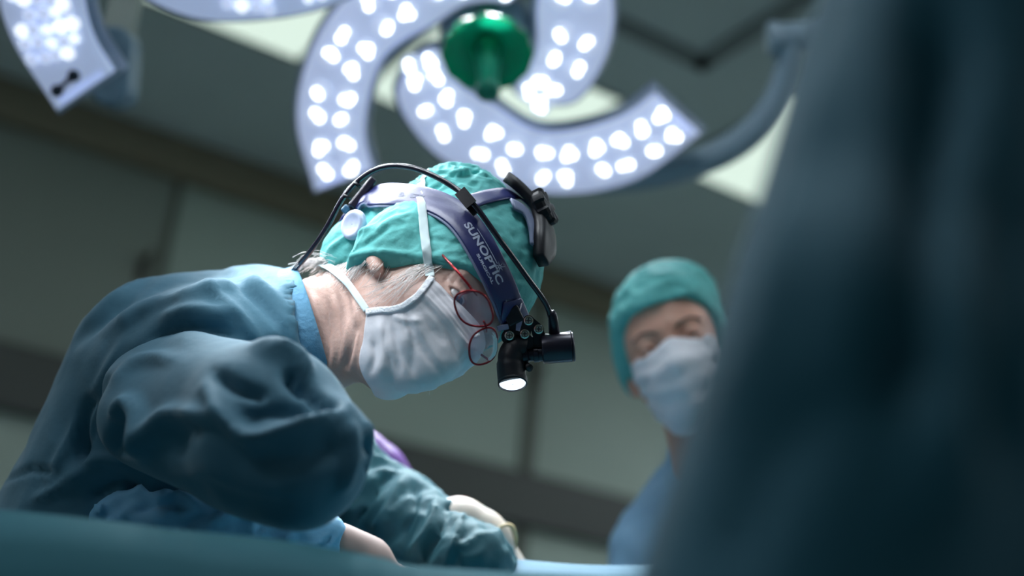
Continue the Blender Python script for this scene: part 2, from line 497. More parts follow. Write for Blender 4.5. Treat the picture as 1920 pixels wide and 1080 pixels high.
m_shell = mat('lamp_shell', (150, 165, 190), .35)
m_lens = mat('lamp_cover', (196, 206, 232), .4, emit=(184, 197, 232), estr=.62, bump=.0)
m_lens2 = mat('lamp_cover_dim', (186, 198, 224), .35, emit=(170, 186, 222), estr=.60)
m_cell = mat('led_cell', (214, 222, 240), .25, emit=(200, 212, 240), estr=.62)
m_cell_b = mat('led_cell_bright', (230, 236, 245), .2, emit=(236, 242, 250), estr=1.0)
m_led = mat('led_lens', (245, 250, 255), .2, emit=(236, 245, 255), estr=7.0)
m_led2 = mat('led_lens_soft', (235, 242, 250), .2, emit=(232, 242, 252), estr=1.15)
m_dark = mat('sensor_dark', (40, 52, 70), .3)
m_arm = mat('lamp_arm_metal', (150, 172, 188), .38)
m_green = mat('handle_green', srgb(6, 122, 84), .2, translucent=.4)
m_green2 = mat('handle_green_dark', srgb(40, 150, 124), .3, translucent=.25)

class Plane:
    def __init__(s, px, py, d, rx, ry):
        s.n = unit([rx, ry, -1.0]); e1 = np.array([-1.0, 0, 0]); s.e1 = unit(e1 - s.n * (e1 @ s.n)); e2 = np.cross(s.n, s.e1)
        s.e2 = e2 if e2[1] > 0 else -e2; s.c = V(px, py, d)
    def at(s, q, h=0):
        q = np.atleast_2d(q); return s.c + q[:, :1] * s.e1 + q[:, 1:2] * s.e2 + (s.n * h if np.isscalar(h) else s.n * np.asarray(h)[:, None])

def petal(parent, pl, ang, lens_m, led_m, nled, spot_aim=None, power=0, sharp=False, seed=0, show=(), cone=110):
    R = np.array([[cos(ang), -sin(ang)], [sin(ang), cos(ang)]])
    o = PO @ R.T; n = len(o)
    rings = [(.016, -.001), (.008, -.003), (.003, -.009), (0, -.018), (.000, -.034), (.010, -.046), (.030, -.054)]
    v = np.concatenate([pl.at(inset(o, w), h) for w, h in rings])
    f = grid_faces(len(rings), n, True) + petal_cap(len(rings) - 1) + petal_cap(0)
    sh = mesh('petal', v, f, m_shell, parent, sharp=50)
    rings = [(.010, -.004), (.010, .003), (.014, .007), (.024, .010)]
    v = np.concatenate([pl.at(inset(o, w), h) for w, h in rings])
    f = grid_faces(len(rings), n, True) + petal_cap(len(rings) - 1)
    mesh('cover', v, f, lens_m, sh, sharp=50)
    outer = o[:PN]; inner = o[PN:][::-1]
    rs = random.Random(seed)
    for k, t in enumerate(nled):
        a = arc_pt(outer, t); b = arc_pt(inner, t); c = (a + b) / 2
        u = unit(b - a); w = np.array([-u[1], u[0]]); wid = np.linalg.norm(b - a)
        s = min(.024, wid * .17)
        def led(cell, doms, cm, lm):
            vv, ff = join(cell, *doms); mesh('led', vv, ff, [cm, lm], sh, fm=[0] * len(cell[1]) + [1] * (len(ff) - len(cell[1])), smooth=not sharp)
        if sharp:     # close lamp: the faceted cells of the cluster read one by one
            if t in show:
                for i in range(-2, 3):
                    for j in range(-2, 2):
                        p = c + u * i * .0185 + w * (j + .5) * .0205 + np.array([rs.uniform(-.003, .003), rs.uniform(-.003, .003)])
                        if abs(i) == 2 and rs.random() < .4: continue
                        rr = .0108; prof = [(rr, .009), (rr, .014), (rr * .7, .019), (rr * .62, .0165), (.0005, .0165)]
                        cell = lathe(pl.at(p)[0], pl.n, prof, 6); doms = []
                        if rs.random() < .22: doms = [lathe(pl.at(p)[0], pl.n, [(.006, .016), (.006, .020), (.003, .022), (.0004, .0225)], 10)]
                        led(cell, doms, m_cell if rs.random() < .75 else m_cell_b, led_m)
        else:
            for i in (-1, 1):
                for j in (-1, 1):
                    p = c + u * i * s + w * j * s * .95; doms = []
                    for q in range(3):
                        aa = rs.uniform(0, 6.28); rr = .0055
                        pp = p + np.array([cos(aa + q * 2.1), sin(aa + q * 2.1)]) * .0072
                        doms.append(lathe(pl.at(pp)[0], pl.n, [(rr, .012), (rr, .017), (rr * .6, .019), (.0004, .020)], 10))
                    led(lathe(pl.at(p)[0], pl.n, [(.019, .009), (.019, .013), (.015, .015), (.0005, .013)], 8), doms, m_cell, led_m)
        if power:
            ld = bpy.data.lights.new('led_beam', 'SPOT'); ld.energy = power; ld.shadow_soft_size = .004 if sharp else .02; ld.spot_size = radians(cone); ld.spot_blend = 1
            ld.color = (.90, .96, 1.0)
            lo = bpy.data.objects.new('led_beam', ld); COL.objects.link(lo)
            p = W(pl.at(c, .034)[0]); aim = W(spot_aim)
            lo.parent = sh; lo.location = p - origin(sh)
            lo.rotation_euler = Vector(aim - p).to_track_quat('-Z', 'Y').to_euler()
    return sh

T6 = (.10, .25, .43, .60, .76, .91)
AIM = V(840, 1040, 1.5); AIM2 = V(690, 440, 1.40)
# the large lamp with the green handle
pl = Plane(915.1, 88.5, 2.24, .02, -.4446)
lamp = thing('surgical_lamp', 'large surgical lamp of three curved glowing petals around a green handle', 'surgical lamp', W(pl.c), 'surgical lamps over the table')
for k, dd in enumerate((.97, -1.23, .1)):
    petal(lamp, pl, -.3086 + radians(120 * k + dd), m_lens, m_led, T6, AIM, 7, seed=k, cone=50)
hub = [(.0005, -.03), (.075, -.03), (.088, -.045), (.088, -.085), (.05, -.11), (.0005, -.11)]
mesh('hub', *lathe(pl.c, pl.n, hub, 32), m_arm, lamp, sharp=40)
for k in range(3):
    a = -.3086 + radians(120 * k - 40); q = np.array([cos(a), sin(a)])
    P0, P1 = pl.at(q * .05, -.06)[0], pl.at(q * .17, -.045)[0]
    mesh('petal_bracket', *box((P0 + P1) / 2, (.15, .05, .02), np.stack([unit(P1 - P0), unit(np.cross(pl.n, P1 - P0)), pl.n])), m_arm, lamp, smooth=False)
hax = unit([.02, -.74, -.67]); hc = V(914, 100, 2.15)
hd = mesh('handle', *lathe(hc, -hax, [(.0785, -.006), (.0795, .002), (.074, .012), (.055, .020), (.030, .026), (.020, .05), (.018, .11)], 12), m_green, lamp, label='green sterile handle cover with a wide guard')
mesh('handle_grip', *lathe(hc, hax, [(.026, -.012), (.021, .02), (.0175, .055), (.0175, .085), (.020, .092), (.0195, .104), (.010, .106), (.0005, .1055)], 24), m_green2, hd)
# curved yoke behind the lower petal up to its joint
yk = [V(1010, 330, 2.42), V(1120, 338, 2.42), V(1220, 328, 2.42), V(1300, 308, 2.41), V(1370, 277, 2.40), V(1425, 232, 2.39), V(1462, 176, 2.38), V(1478, 120, 2.37), V(1480, 70, 2.36)]
mesh('yoke', *tube(spline(yk, 6), .027, 16), m_arm, lamp)
jx = unit(V(1560, 66, 2.36) - V(1440, 74, 2.36))
jt = mesh('yoke_joint', *lathe(V(1438, 74, 2.36), jx, [(.0005, 0), (.028, 0), (.033, .006), (.033, .018), (.0285, .022), (.0285, .16), (.033, .165), (.033, .20), (.0005, .20)], 24), m_arm, lamp, sharp=40)
top = toview(W(V(1760, 30, 2.5)) * np.array([1, 1, 0]) + np.array([0, 0, CEIL]))
mesh('suspension_arm', *tube(spline([V(1600, 62, 2.37), V(1680, 50, 2.42), V(1745, 40, 2.48), V(1760, 10, 2.5), top], 5), .030, 16), m_arm, lamp)

# the second lamp, nearer and half out of the frame
pA = Plane(380.8, -203.1, 1.815, .0516, -.5424); pB = Plane(323.9, -237.9, 1.856, .0128, -.6154)
lamp2 = thing('surgical_lamp', 'smaller surgical lamp with faceted LED cells beside the grey rounded post', 'surgical lamp', W(pA.c), 'surgical lamps over the table')
shA = petal(lamp2, pA, -.5349 + radians(120), m_lens2, m_led2, (.08, .26, .42, .57, .70, .83), AIM2, 6.0, cone=38, sharp=True, seed=5, show=(.57, .70, .83))
petal(lamp2, pB, -.7439, m_lens2, m_led2, (.10, .25, .43, .60, .76, .90), AIM2, 6.0, cone=38, sharp=True, seed=6, show=(.43, .60, .76))
petal(lamp2, Plane(380, -230, 1.85, .03, -.58), -.64 + radians(240), m_lens2, m_led2, (.15, .40, .65, .85), AIM2, 6.0, cone=38, sharp=True, seed=7)
def on_plane(pl, px, py):
    d = V(px, py, 1.0); return d * ((pl.c @ pl.n) / (d @ pl.n))
a_, b_ = on_plane(pA, 111, 165), on_plane(pA, 142, 137)
mesh('sensor', *join(*[lathe(q, pA.n, [(.0005, .016), (.0085, .018), (.0095, .010), (.010, 0)], 12) for q in (a_, b_)], tube([a_ + pA.n * .012, b_ + pA.n * .012], .004, 8)), m_dark, shA, label='pair of small dark sensor windows')
mesh('hub', *lathe(pA.c, pA.n, hub, 32), m_arm, lamp2, sharp=40)
a_ = toview(W(V(352, -300, 1.95))); b_ = toview(W(V(352, -300, 1.95)) * np.array([1, 1, 0]) + np.array([0, 0, CEIL]))
mesh('suspension_arm', *tube([pA.c - pA.n * .08, a_ * .5 + (pA.c - pA.n * .08) * .5, a_, b_], .028, 16), m_arm, lamp2)

# a third lamp head over the near side of the table, above the frame; it lights the bent head and nape
c3 = V(670, 470, 1.36) + unit([-.38, .93, -.26]) * .92
pl3 = Plane(0, 0, 1, 0, 0); pl3.c = c3; pl3.n = unit(V(670, 470, 1.36) - c3); pl3.e1 = unit(np.cross(pl3.n, [0, 0, 1.0])); pl3.e2 = np.cross(pl3.n, pl3.e1)
lamp3 = thing('surgical_lamp', 'surgical lamp over the near side of the table, above the bent head', 'surgical lamp', W(c3), 'surgical lamps over the table')
for k in range(3):
    petal(lamp3, pl3, radians(120 * k + 20), m_lens2, m_led2, (.25, .5, .75), V(640, 455, 1.38), 7.0, sharp=True, seed=9 + k, cone=24)
mesh('hub', *lathe(c3, pl3.n, hub, 32), m_arm, lamp3, sharp=40)
a_ = c3 - pl3.n * .09; b_ = toview(W(a_) * np.array([1, 1, 0]) + np.array([0, 0, CEIL]))
mesh('suspension_arm', *tube([a_, a_ * .9 + b_ * .1, b_], .028, 16), m_arm, lamp3)

# the grey post with the rounded end behind the left lamp
zt = V(232, -60, 2.15); zb = V(214, 120, 2.15)
axz = unit(zt - zb); side = unit(np.cross(axz, [0, 0, 1.0]))
zc = toview(W(zt) * np.array([1, 1, 0]) + np.array([0, 0, CEIL]))
post = thing('ceiling_pendant', 'grey ceiling post with a rounded end block behind the left lamp', 'pendant', W(zb) + [0, 0, -.1])
m_post = mat('post_beige', (150, 160, 152), .4); m_post2 = mat('post_block', (112, 138, 156), .4)
def slab(a, b, w, t, r, n=8):
    ax = unit(b - a); sd = unit(np.cross(ax, [0, 0, 1.0])); dz = unit(np.cross(sd, ax)); L = np.linalg.norm(b - a); v = []
    o = [(cx + r * cos(t0 + k * pi / 2 / n), cy + r * sin(t0 + k * pi / 2 / n)) for cx, cy, t0 in ((w / 2 - r, L - r, 0), (-w / 2 + r, L - r, pi / 2), (-w / 2 + r, r, pi), (w / 2 - r, r, 1.5 * pi)) for k in range(n + 1)]
    m = len(o); v = [a + sd * x + ax * y + dz * z for z in (-t / 2, t / 2) for x, y in o]
    return np.array(v), [(i, (i + 1) % m, m + (i + 1) % m, m + i) for i in range(m)] + [tuple(range(m))[::-1], tuple(range(m, 2 * m))]
bevel(mesh('end_block', *slab(V(212, 202, 2.15), V(222, 55, 2.15), .066, .07, .030), m_post2, post, sharp=40), .006, 3)
mesh('post', *slab(V(221, 75, 2.16), zc, .044, .035, .004, 2), m_post, post, sharp=40)
# ---------------------------------------------------------------- the surgeon
m_skin = mat('skin_pale', srgb(208, 172, 160), .45, sss=.12, bump=.35, bscale=180, var=.07, vscale=25)
m_skin2 = mat('skin_young', srgb(214, 160, 140), .5, sss=.15, var=.05, vscale=25)
m_gown = mat('gown_teal', srgb(62, 112, 134), .75, bump=.5, bscale=45, sheen=.15, detail=6, var=.06, vscale=3)
m_gown2 = mat('gown_blue', srgb(118, 178, 214), .72, bump=.5, bscale=60, detail=6, var=.05, vscale=6)
m_collar = mat('collar_blue', srgb(92, 148, 182), .75, bump=.6, bscale=160, detail=5)
m_sleeve = mat('sleeve_teal', srgb(40, 98, 110), .7, bump=.4, bscale=50, detail=6)
m_cap = mat('cap_teal', srgb(104, 194, 192), .75, bump=.7, bscale=120, detail=8, var=.10, vscale=40, translucent=.22)
m_mask = mat('mask_white', srgb(244, 243, 250), .8, bump=.25, bscale=160, detail=6, translucent=.18)
m_strap = mat('mask_strap', srgb(205, 222, 226), .8)
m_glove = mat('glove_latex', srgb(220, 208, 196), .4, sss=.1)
m_glove_p = mat('glove_purple', srgb(104, 66, 142), .45)
m_hair = mat('hair_grey', srgb(240, 234, 232), .4)
m_eyew = mat('eye_white', srgb(215, 215, 218), .15)
m_iris = mat('iris_blue', srgb(70, 100, 130), .1); m_pupil = mat('pupil', srgb(8, 8, 10), .05)
m_brow = mat('brow_hair', srgb(120, 100, 88), .8)

SUR = Head(V(810, 539, 1.4), (.304, -.707, .638), (.791, .56, .244), (.53, -.43, -.73), 1.01)
NECK0 = SUR.out((-.030, 0, -.060)); NECK1 = V(545, 640, 1.445)

def hand(p, M, o, k=1.0, curl=.9, thumb=1, side=1, spread=.012):
    """gloved or bare hand SDF: x along the fingers, y across (thumb side +), z = palm normal; five separate fingers"""
    q = (p - o) @ M.T / k
    q = q * np.array([1, side, 1])
    d = d_ell(q, (.045, 0, 0), (.052, .042, .016))
    d = sminp(d, d_cap(q, (-.03, 0, 0), (.02, 0, 0), .026, .028), .02)
    for i, (y, L, r) in enumerate(((.030, .072, .0092), (.0105, .080, .0095), (-.0095, .074, .009), (-.028, .058, .008))):
        a = np.array([.082 - abs(y) * .15, y, 0]); c0 = .25 * curl; c1 = c0 + .55 * curl + .08 * i; c2 = c1 + .45 * curl
        b = a + L * .42 * np.array([cos(c0), spread * (1.5 - i), sin(c0)])
        c = b + L * .33 * np.array([cos(c1), 0, sin(c1)])
        e = c + L * .25 * np.array([cos(c2), 0, sin(c2)])
        f = sminp(sminp(d_cap(q, a, b, r * 1.1, r), d_cap(q, b, c, r, r * .92), .002), d_cap(q, c, e, r * .92, r * .8), .002)
        d = sminp(d, f, .006)
    t0 = np.array([.005, .030, .005]); t1 = t0 + [.030, .022, .014]; t2 = t1 + [.030, .006, .014]; t3 = t2 + [.022, -.004, .006]
    f = sminp(sminp(d_cap(q, t0, t1, .015, .0115), d_cap(q, t1, t2, .0115, .0105), .003), d_cap(q, t2, t3, .0105, .0085), .003)
    return sminp(d, f, .008) * k

# the pose of arms and hands (view frame)
SH_N, EL_N, WR_N = V(350, 740, 1.40), V(575, 870, 1.15), V(622, 1018, 1.385)
SH_F, EL_F, WR_F = V(470, 720, 1.62), V(560, 905, 1.66), V(842, 1012, 1.56)
def basis(x, z):
    x = unit(x); z = np.asarray(z, float); z = unit(z - x * (z @ x)); return np.stack([x, np.cross(z, x), z])
HN = basis(V(740, 1068, 1.44) - WR_N, (0, -1, .1)); HF = basis((.10, -.12, .02), (-.5, -.6, .5))
ON, OF = WR_N + HN[0] * .03, WR_F + unit(V(930, 1040, 1.56) - WR_F) * .028

def surgeon_body(p):
    d = np.full(len(p), 9.0)
    hq = SUR.loc(p); near = np.abs(hq).max(1) < .22
    if near.any(): d[near] = SUR.face(hq[near]) * SUR.k
    far = np.linalg.norm(p - SUR.o, axis=1) - .13
    d = np.where(near, d, np.maximum(far, .02))
    d = sminp(d, d_cap(p, NECK0, NECK1, .056, .060), .022)
    d = sminp(d, d_cap(p, V(703, 492, 1.334), V(706, 504, 1.328), .0095, .0075), .006)      # ear lobe under the cap hem
    # throat and the tendons of the bent neck
    for off, r in (((.030, 0, -.095), .020),):
        d = sminp(d, d_cap(p, SUR.out(off), V(600, 690, 1.42), r, .03), .03)
    d = sminp(d, rc(p, 480, 665, 1.48, 120, 345, 740, 1.5, 175), .03)
    d = sminp(d, rc(p, 345, 740, 1.5, 175, 175, 1080, 1.5, 170), .03)
    d = np.minimum(d, d_cap(p, SH_N, EL_N, .048, .045)); d = np.minimum(d, d_cap(p, EL_N, WR_N, .043, .027))
    d = np.minimum(d, d_cap(p, SH_F, EL_F, .055, .042)); d = np.minimum(d, d_cap(p, EL_F, WR_F, .042, .027))
    return d

FOOT = W(V(175, 1080, 1.5)) * np.array([1, 1, 0])
sur = thing('person', 'surgeon in teal cap, white mask and blue gown bending over the table', 'person', FOOT)
v, f = surface(lambda p: surgeon_body(p), V(20, 1100, 1.5) - [.12, .05, .45], SUR.o + [.19, .19, .20], .0042)
# finer skin for the head and neck, blended into the same mesh by replacing the coarse head region
hv, hf = surface(lambda p: np.maximum(surgeon_body(p), -(p - V(560, 640, 1.44)) @ unit(V(700, 590, 1.4) - V(545, 640, 1.445)) - .02), SUR.o - .20, SUR.o + .19, .0021)
cut = (v - V(560, 640, 1.44)) @ unit(V(700, 590, 1.4) - V(545, 640, 1.445)) + .02 > .0
keep = ~cut[f].all(1)
bv, bf = join((v, f[keep]), (hv, hf))
# neck creases
bv = np.array(bv); ff = np.array(bf)
NST = [([(600 + dx, 560 + dy), (606 + dx, 620 + dy), (600 + dx, 690)], 4.5, -.0016) for dx, dy in ((12, 0), (30, -18), (50, -15), (68, -10))] + \
      [([(604 + dx, 560 + dy), (612 + dx, 620 + dy), (606 + dx, 690)], 6, .0015) for dx, dy in ((18, -8), (38, -16), (58, -12))] + \
      [([(620, 480), (600, 520), (590, 560)], 8, -.002), ([(640, 700), (660, 640), (672, 600)], 8, -.003),
       ([(850, 505), (832, 530)], 2.5, -.0012), ([(862, 512), (846, 536)], 2.5, -.001), ([(868, 540), (852, 552)], 2.2, -.0012), ([(905, 520), (925, 560), (930, 590)], 3, -.001)]
bv = folds(bv, ff, NST)
used = np.unique(ff); rem = -np.ones(len(bv), int); rem[used] = np.arange(len(used))
body = mesh('body', bv[used], rem[ff], m_skin, sur)

# eyes
for s_, py in ((-1, 0), (1, 0)):
    c = SUR.out((.0735, s_ * .033, 0)); g = unit(SUR.F * .9 - SUR.U * .35 - SUR.L * .1)
    ev, ef = lathe(c - g * .0122, g, [(.0122 * sin(t), .0122 * (1 - cos(t))) for t in np.linspace(.02, pi - .02, 16)], 20)
    e = mesh('eye', ev, ef, m_eyew, sur)
    mesh('iris', *lathe(c + g * .0110, g, [(.0060, -.0004), (.0057, .0006), (.0024, .0012), (.0003, .0013)], 20), m_iris, e)
    mesh('pupil', *lathe(c + g * .0122, g, [(.0024, -.0003), (.0022, .0003), (.0002, .0005)], 14), m_pupil, e)
face_fn = lambda p: SUR.face(SUR.loc(p)) * SUR.k
def on_head(px, py, lev=.0, fn=None): return march(fn or face_fn, px, py, 1.15, 1.65, lev=lev)
def grad(fn, p, e=.0015):
    p = np.asarray(p, float); g = np.array([fn((p + d)[None])[0] - fn((p - d)[None])[0] for d in np.eye(3) * e]); return unit(g)

# ---- cap: cloth over the skull with gathers, puff on top and a knotted tail at the nape
def cap_surf(p):
    q = SUR.loc(p)
    d = SUR.skull(q) - .009
    d = sminp(d, d_ell(q, (-.050, -.028, .082), (.050, .045, .042)), .03)      # loose puff on the upper side
    d = sminp(d, d_ell(q, (-.088, -.030, -.030), (.038, .040, .050)), .03)     # bulge over the hair at the nape
    d = sminp(d, d_ell(np.c_[q[:, 0], np.abs(q[:, 1]), q[:, 2]], (-.014, .074, -.010), (.032, .026, .044)), .02)
    a = np.clip((-q[:, 0] - .0) / .05, 0, 1) * np.clip((q[:, 2] + .01) / .04, 0, 1)
    d = d - .0055 * a * ridged(q, 19, 4) - .0010 * ridged(q * np.array([1, 1, .45]), 38, 9)
    return d * SUR.k
CE = [(600, 464), (640, 470), (700, 476), (770, 482), (840, 490), (890, 503), (935, 535), (990, 575)]
cap_lim = []
for x, y in CE[1:-1]: cap_lim.append(SUR.loc(on_head(x, y, .009)))
cl = np.array(cap_lim); cl = np.vstack([[-.13, -.03, -.088], [-.07, -.05, -.094], cl[cl[:, 0].argsort()], [.12, .0, .035]])
def cap_edge(q):   # u below which the cap ends, as a function of f
    return np.interp(q[:, 0], cl[:, 0], cl[:, 2]) + np.clip(.02 - np.abs(q[:, 1]), 0, .02) * .2
def cap_fn(p):
    q = SUR.loc(p)
    hem = np.abs(q[:, 2] - cap_edge(q) - .005)
    d = cap_surf(p) - .0010 * np.clip(1 - hem / .004, 0, 1)
    return smaxp(d, (cap_edge(q) - q[:, 2]) * .75, .003)
v, f = surface(cap_fn, SUR.o - [.19, .15, .16], SUR.o + [.16, .19, .17], .0022)
CST = [([(615, 470), (650, 445), (700, 425)], 5, .0035), ([(640, 478), (690, 455), (735, 420)], 5, -.0025), ([(650, 482), (720, 470), (770, 480)], 5, .0020),
       ([(700, 440), (730, 415), (780, 400)], 6, .0030), ([(730, 330), (800, 318), (860, 330)], 6, .003), ([(800, 310), (850, 330), (900, 325)], 5, -.003),
       ([(820, 345), (870, 318), (925, 335)], 5, .003), ([(790, 480), (860, 470), (890, 480)], 4, .001), ([(780, 440), (850, 455), (880, 450)], 5, -.0015), ([(690, 400), (660, 440), (640, 462)], 5, -.003)]
v = folds(v, f, CST)
cap = mesh('surgical_cap', v, f, m_cap, sur, label='teal gathered cloth surgical cap')

# ---- mask: pleated sheet from the near cheek over the nose and chin to the far cheek
E_near = [(806, 519), (793, 537), (780, 553), (757, 570), (735, 577), (712, 578), (688, 582)]
near = np.array([SUR.loc(on_head(x, y, .0035)) for x, y in E_near])
B1 = [(.099, -.026, -.002), (.104, -.032, -.020), (.101, -.031, -.040), (.099, -.033, -.062), (.094, -.031, -.081), (.082, -.026, -.100), (.066, -.022, -.116)]
B0 = [(.104, 0, .002), (.117, 0, -.016), (.122, 0, -.036), (.125, 0, -.062), (.117, 0, -.082), (.100, 0, -.103), (.076, 0, -.120)]
rows = []
for a, b, c in zip(near, B1, B0):
    a = np.array(a); b = np.array(b); c = np.array(c); m = np.array([1, -1, 1])
    rows.append(spline([a, (a + b) / 2 * [1.03, 1.0, 1.0], b, c, b * m, (a + b) / 2 * m, a * m], 10))
rows = np.array(rows)                                    # 7 x 61 x 3
fine = np.stack([spline(rows[:, j], 14) for j in range(rows.shape[1])], 1)   # 85 x 61
nr, nc = fine.shape[:2]
q = fine.reshape(-1, 3)
# never inside the face
for _ in range(6):
    d = SUR.face(q); g = np.stack([(SUR.face(q + e) - SUR.face(q - e)) for e in np.eye(3) * .001], 1); g /= np.linalg.norm(g, axis=1)[:, None] + 1e-9
    q = q + g * np.clip(.0038 - d, 0, .02)[:, None]
mv = SUR.out(q); mf = np.array(grid_faces(nr, nc))
mn = normals(mv, mf)
if (mn * -mv).sum() < 0: mf = mf[:, ::-1]
rr = np.repeat(np.arange(nr) / (nr - 1), nc); cc = np.tile(np.arange(nc) / (nc - 1), nr)
mn = normals(mv, mf); h = np.zeros(len(mv))
for t in (.22, .38, .54, .70): h += .0009 * np.tanh((rr - t - .02 * np.sin(cc * 9)) * 60) * np.exp(-((rr - t) / .07) ** 2) * np.clip(1 - np.abs(cc - .5) * 1.2, .3, 1)
h += .0005 * noise3(mv, 16, 3, 2)
mv = mv + mn * h[:, None]
MST = [([(699, 640), (702, 670), (692, 700)], 6, -.003), ([(712, 600), (720, 660), (712, 710)], 9, .003), ([(735, 610), (745, 660), (750, 700)], 6, -.002), ([(770, 590), (800, 640), (830, 690)], 8, .002),
       ([(790, 560), (840, 620), (860, 670)], 7, -.002), ([(672, 610), (664, 660), (668, 690)], 6, .002), ([(760, 585), (775, 640), (770, 710)], 8, -.002), ([(735, 590), (760, 600), (790, 600)], 6, .002),
       ([(808, 525), (850, 570), (905, 640)], 3.0, .0012), ([(797, 530), (842, 580), (895, 650)], 2.2, -.0010), ([(786, 540), (835, 592), (888, 660)], 2.2, .0009)]
mv = folds(mv, mf, MST)
inner = mv - normals(mv, mf) * .0012
bd = [j for j in range(nc)] + [(i * nc + nc - 1) for i in range(1, nr)] + [((nr - 1) * nc + j) for j in range(nc - 2, -1, -1)] + [i * nc for i in range(nr - 2, 0, -1)]
n0 = len(mv)
F = [tuple(x) for x in mf] + [tuple(int(t) + n0 for t in x[::-1]) for x in mf] + [(bd[i], bd[(i + 1) % len(bd)], bd[(i + 1) % len(bd)] + n0, bd[i] + n0) for i in range(len(bd))]
mask = mesh('face_mask', np.r_[mv, inner], F, m_mask, sur, label='white pleated surgical face mask')
G = mv.reshape(nr, nc, 3)
m_trim = mat('mask_trim', srgb(236, 240, 248), .8, bump=.6, bscale=500)
def ribbon(path, w, t, lift=.0006, fn=face_fn, nrm=None):
    path = np.asarray(path); N = np.array([grad(fn, p) for p in path]) if nrm is None else nrm
    return strip(path + N * lift, N, w, t)
side = G[:, 0]; sn = np.array([grad(face_fn, p) for p in side])
mesh('edge_binding', *strip(side + sn * .0012 + (G[:, 3] - G[:, 0]) * .35, sn, .0065, .0009), m_trim, mask)
# straps
A = on_head(806, 519, .004)
up = [(806, 519), (804, 500), (800, 470), (796, 440), (793, 410), (790, 380), (789, 350), (800, 322)]
cap_or = lambda p: np.minimum(face_fn(p), cap_fn(p))
P = spline([on_head(x, y, .0025, cap_or) for x, y in up], 6)
mesh('strap', *ribbon(P, .0095, .0007, fn=cap_or), m_strap, mask)
lo = [(688, 582), (672, 558), (655, 534), (638, 516), (620, 503), (604, 497), (592, 503)]
body_fn = surgeon_body
P = spline([march(body_fn, x, y, 1.2, 1.6, lev=.003) for x, y in lo], 6)
mesh('strap', *ribbon(P, np.linspace(.007, .0105, len(P)), .0007, fn=body_fn), m_strap, mask)
# fibres hanging from the mask
fib = [tube(spline([V(x, y, 1.37) for x, y in pts], 4), .00022, 5) for pts in ([(803, 712), (806, 725), (805, 741)], [(799, 722), (806, 723), (813, 719)], [(812, 712), (815, 716), (813, 722)])]
mesh('loose_thread', *join(*fib), m_hair, mask)

# ---- hair at the nape and over the cheek
rs = random.Random(3); strands = []
skin_or = lambda p: surgeon_body(p)
def strand(pts, lift, r=.00022):
    c = np.array([march(skin_or, x, y, 1.2, 1.6, .004, lev=.001) for x, y in pts])
    c = c - np.array([0, 0, 1]) * np.array(lift)[:, None]
    return tube(spline(c, 4), r * np.r_[np.linspace(1, .5, (len(pts) - 1) * 4 + 1)], 4)
for i in range(200):         # sweeping off the nape under the cap hem towards the collar
    x = rs.uniform(600, 690); y = 482 + (x - 606) * .07 + rs.uniform(0, 5)
    L = rs.uniform(.45, 1.1); bend = rs.uniform(-8, 10); k = (716 - x) / 110
    dx = -(20 + 34 * k) * L; dy = (14 + 40 * (1 - k)) * L
    strands.append(strand([(x, y), (x + dx * .4, y + dy * .35 + bend * .3), (x + dx * .8, y + dy * .7 + bend * .6), (x + dx * 1.15, y + dy * 1.1 + bend)], [.001, .002 + rs.uniform(0, .003), .001 + rs.uniform(0, .004), rs.uniform(0, .003)], .00030))
for i in range(60):          # the loose lock from the temple sweeping back over the cheek
    t = rs.random(); x = 838 - t * 55 + rs.uniform(-6, 6); y = 494 + rs.uniform(0, 4)
    L = rs.uniform(.6, 1.15); s = rs.gauss(0, 6)
    ex, ey = 700 + rs.uniform(-35, 40), 560 + rs.uniform(-20, 22)
    if rs.random() < .22: ex, ey = 722 + rs.uniform(-10, 18), 576 + rs.uniform(-8, 0)
    x2, y2 = x + (ex - x) * L, y + (ey - y) * L
    strands.append(strand([(x, y), (x + (x2 - x) * .33 + s * .3, y + (y2 - y) * .22 + s), (x + (x2 - x) * .68 + s * .5, y + (y2 - y) * .62 + s * .7), (x2, y2)], [.001, .003 + rs.uniform(0, .003), .003 + rs.uniform(0, .004), .001], .00024))
for i in range(30):           # short hair behind and under the ear
    x = rs.uniform(640, 740); y = rs.uniform(486, 515); a = rs.uniform(1.9, 2.7); L = rs.uniform(15, 45)
    strands.append(strand([(x, y), (x + cos(a) * L * .5, y + sin(a) * L * .5 + 3), (x + cos(a) * L, y + sin(a) * L)], [.001, .002, .001], .00026))
for i in range(20):           # flyaways against the wall
    x = rs.uniform(585, 640); y = 485 + rs.uniform(-10, 10); L = rs.uniform(30, 60); a = rs.uniform(2.6, 3.3)
    strands.append(tube(spline([V(x, y, 1.4), V(x + cos(a) * L * .5, y - abs(sin(a)) * L * .2 - rs.uniform(0, 6), 1.4), V(x + cos(a) * L, y + rs.uniform(0, 25), 1.4)], 4), .00018, 4))
hair = mesh('hair', *join(*strands), m_hair, sur, label='fine grey hair loose at the nape and cheek')

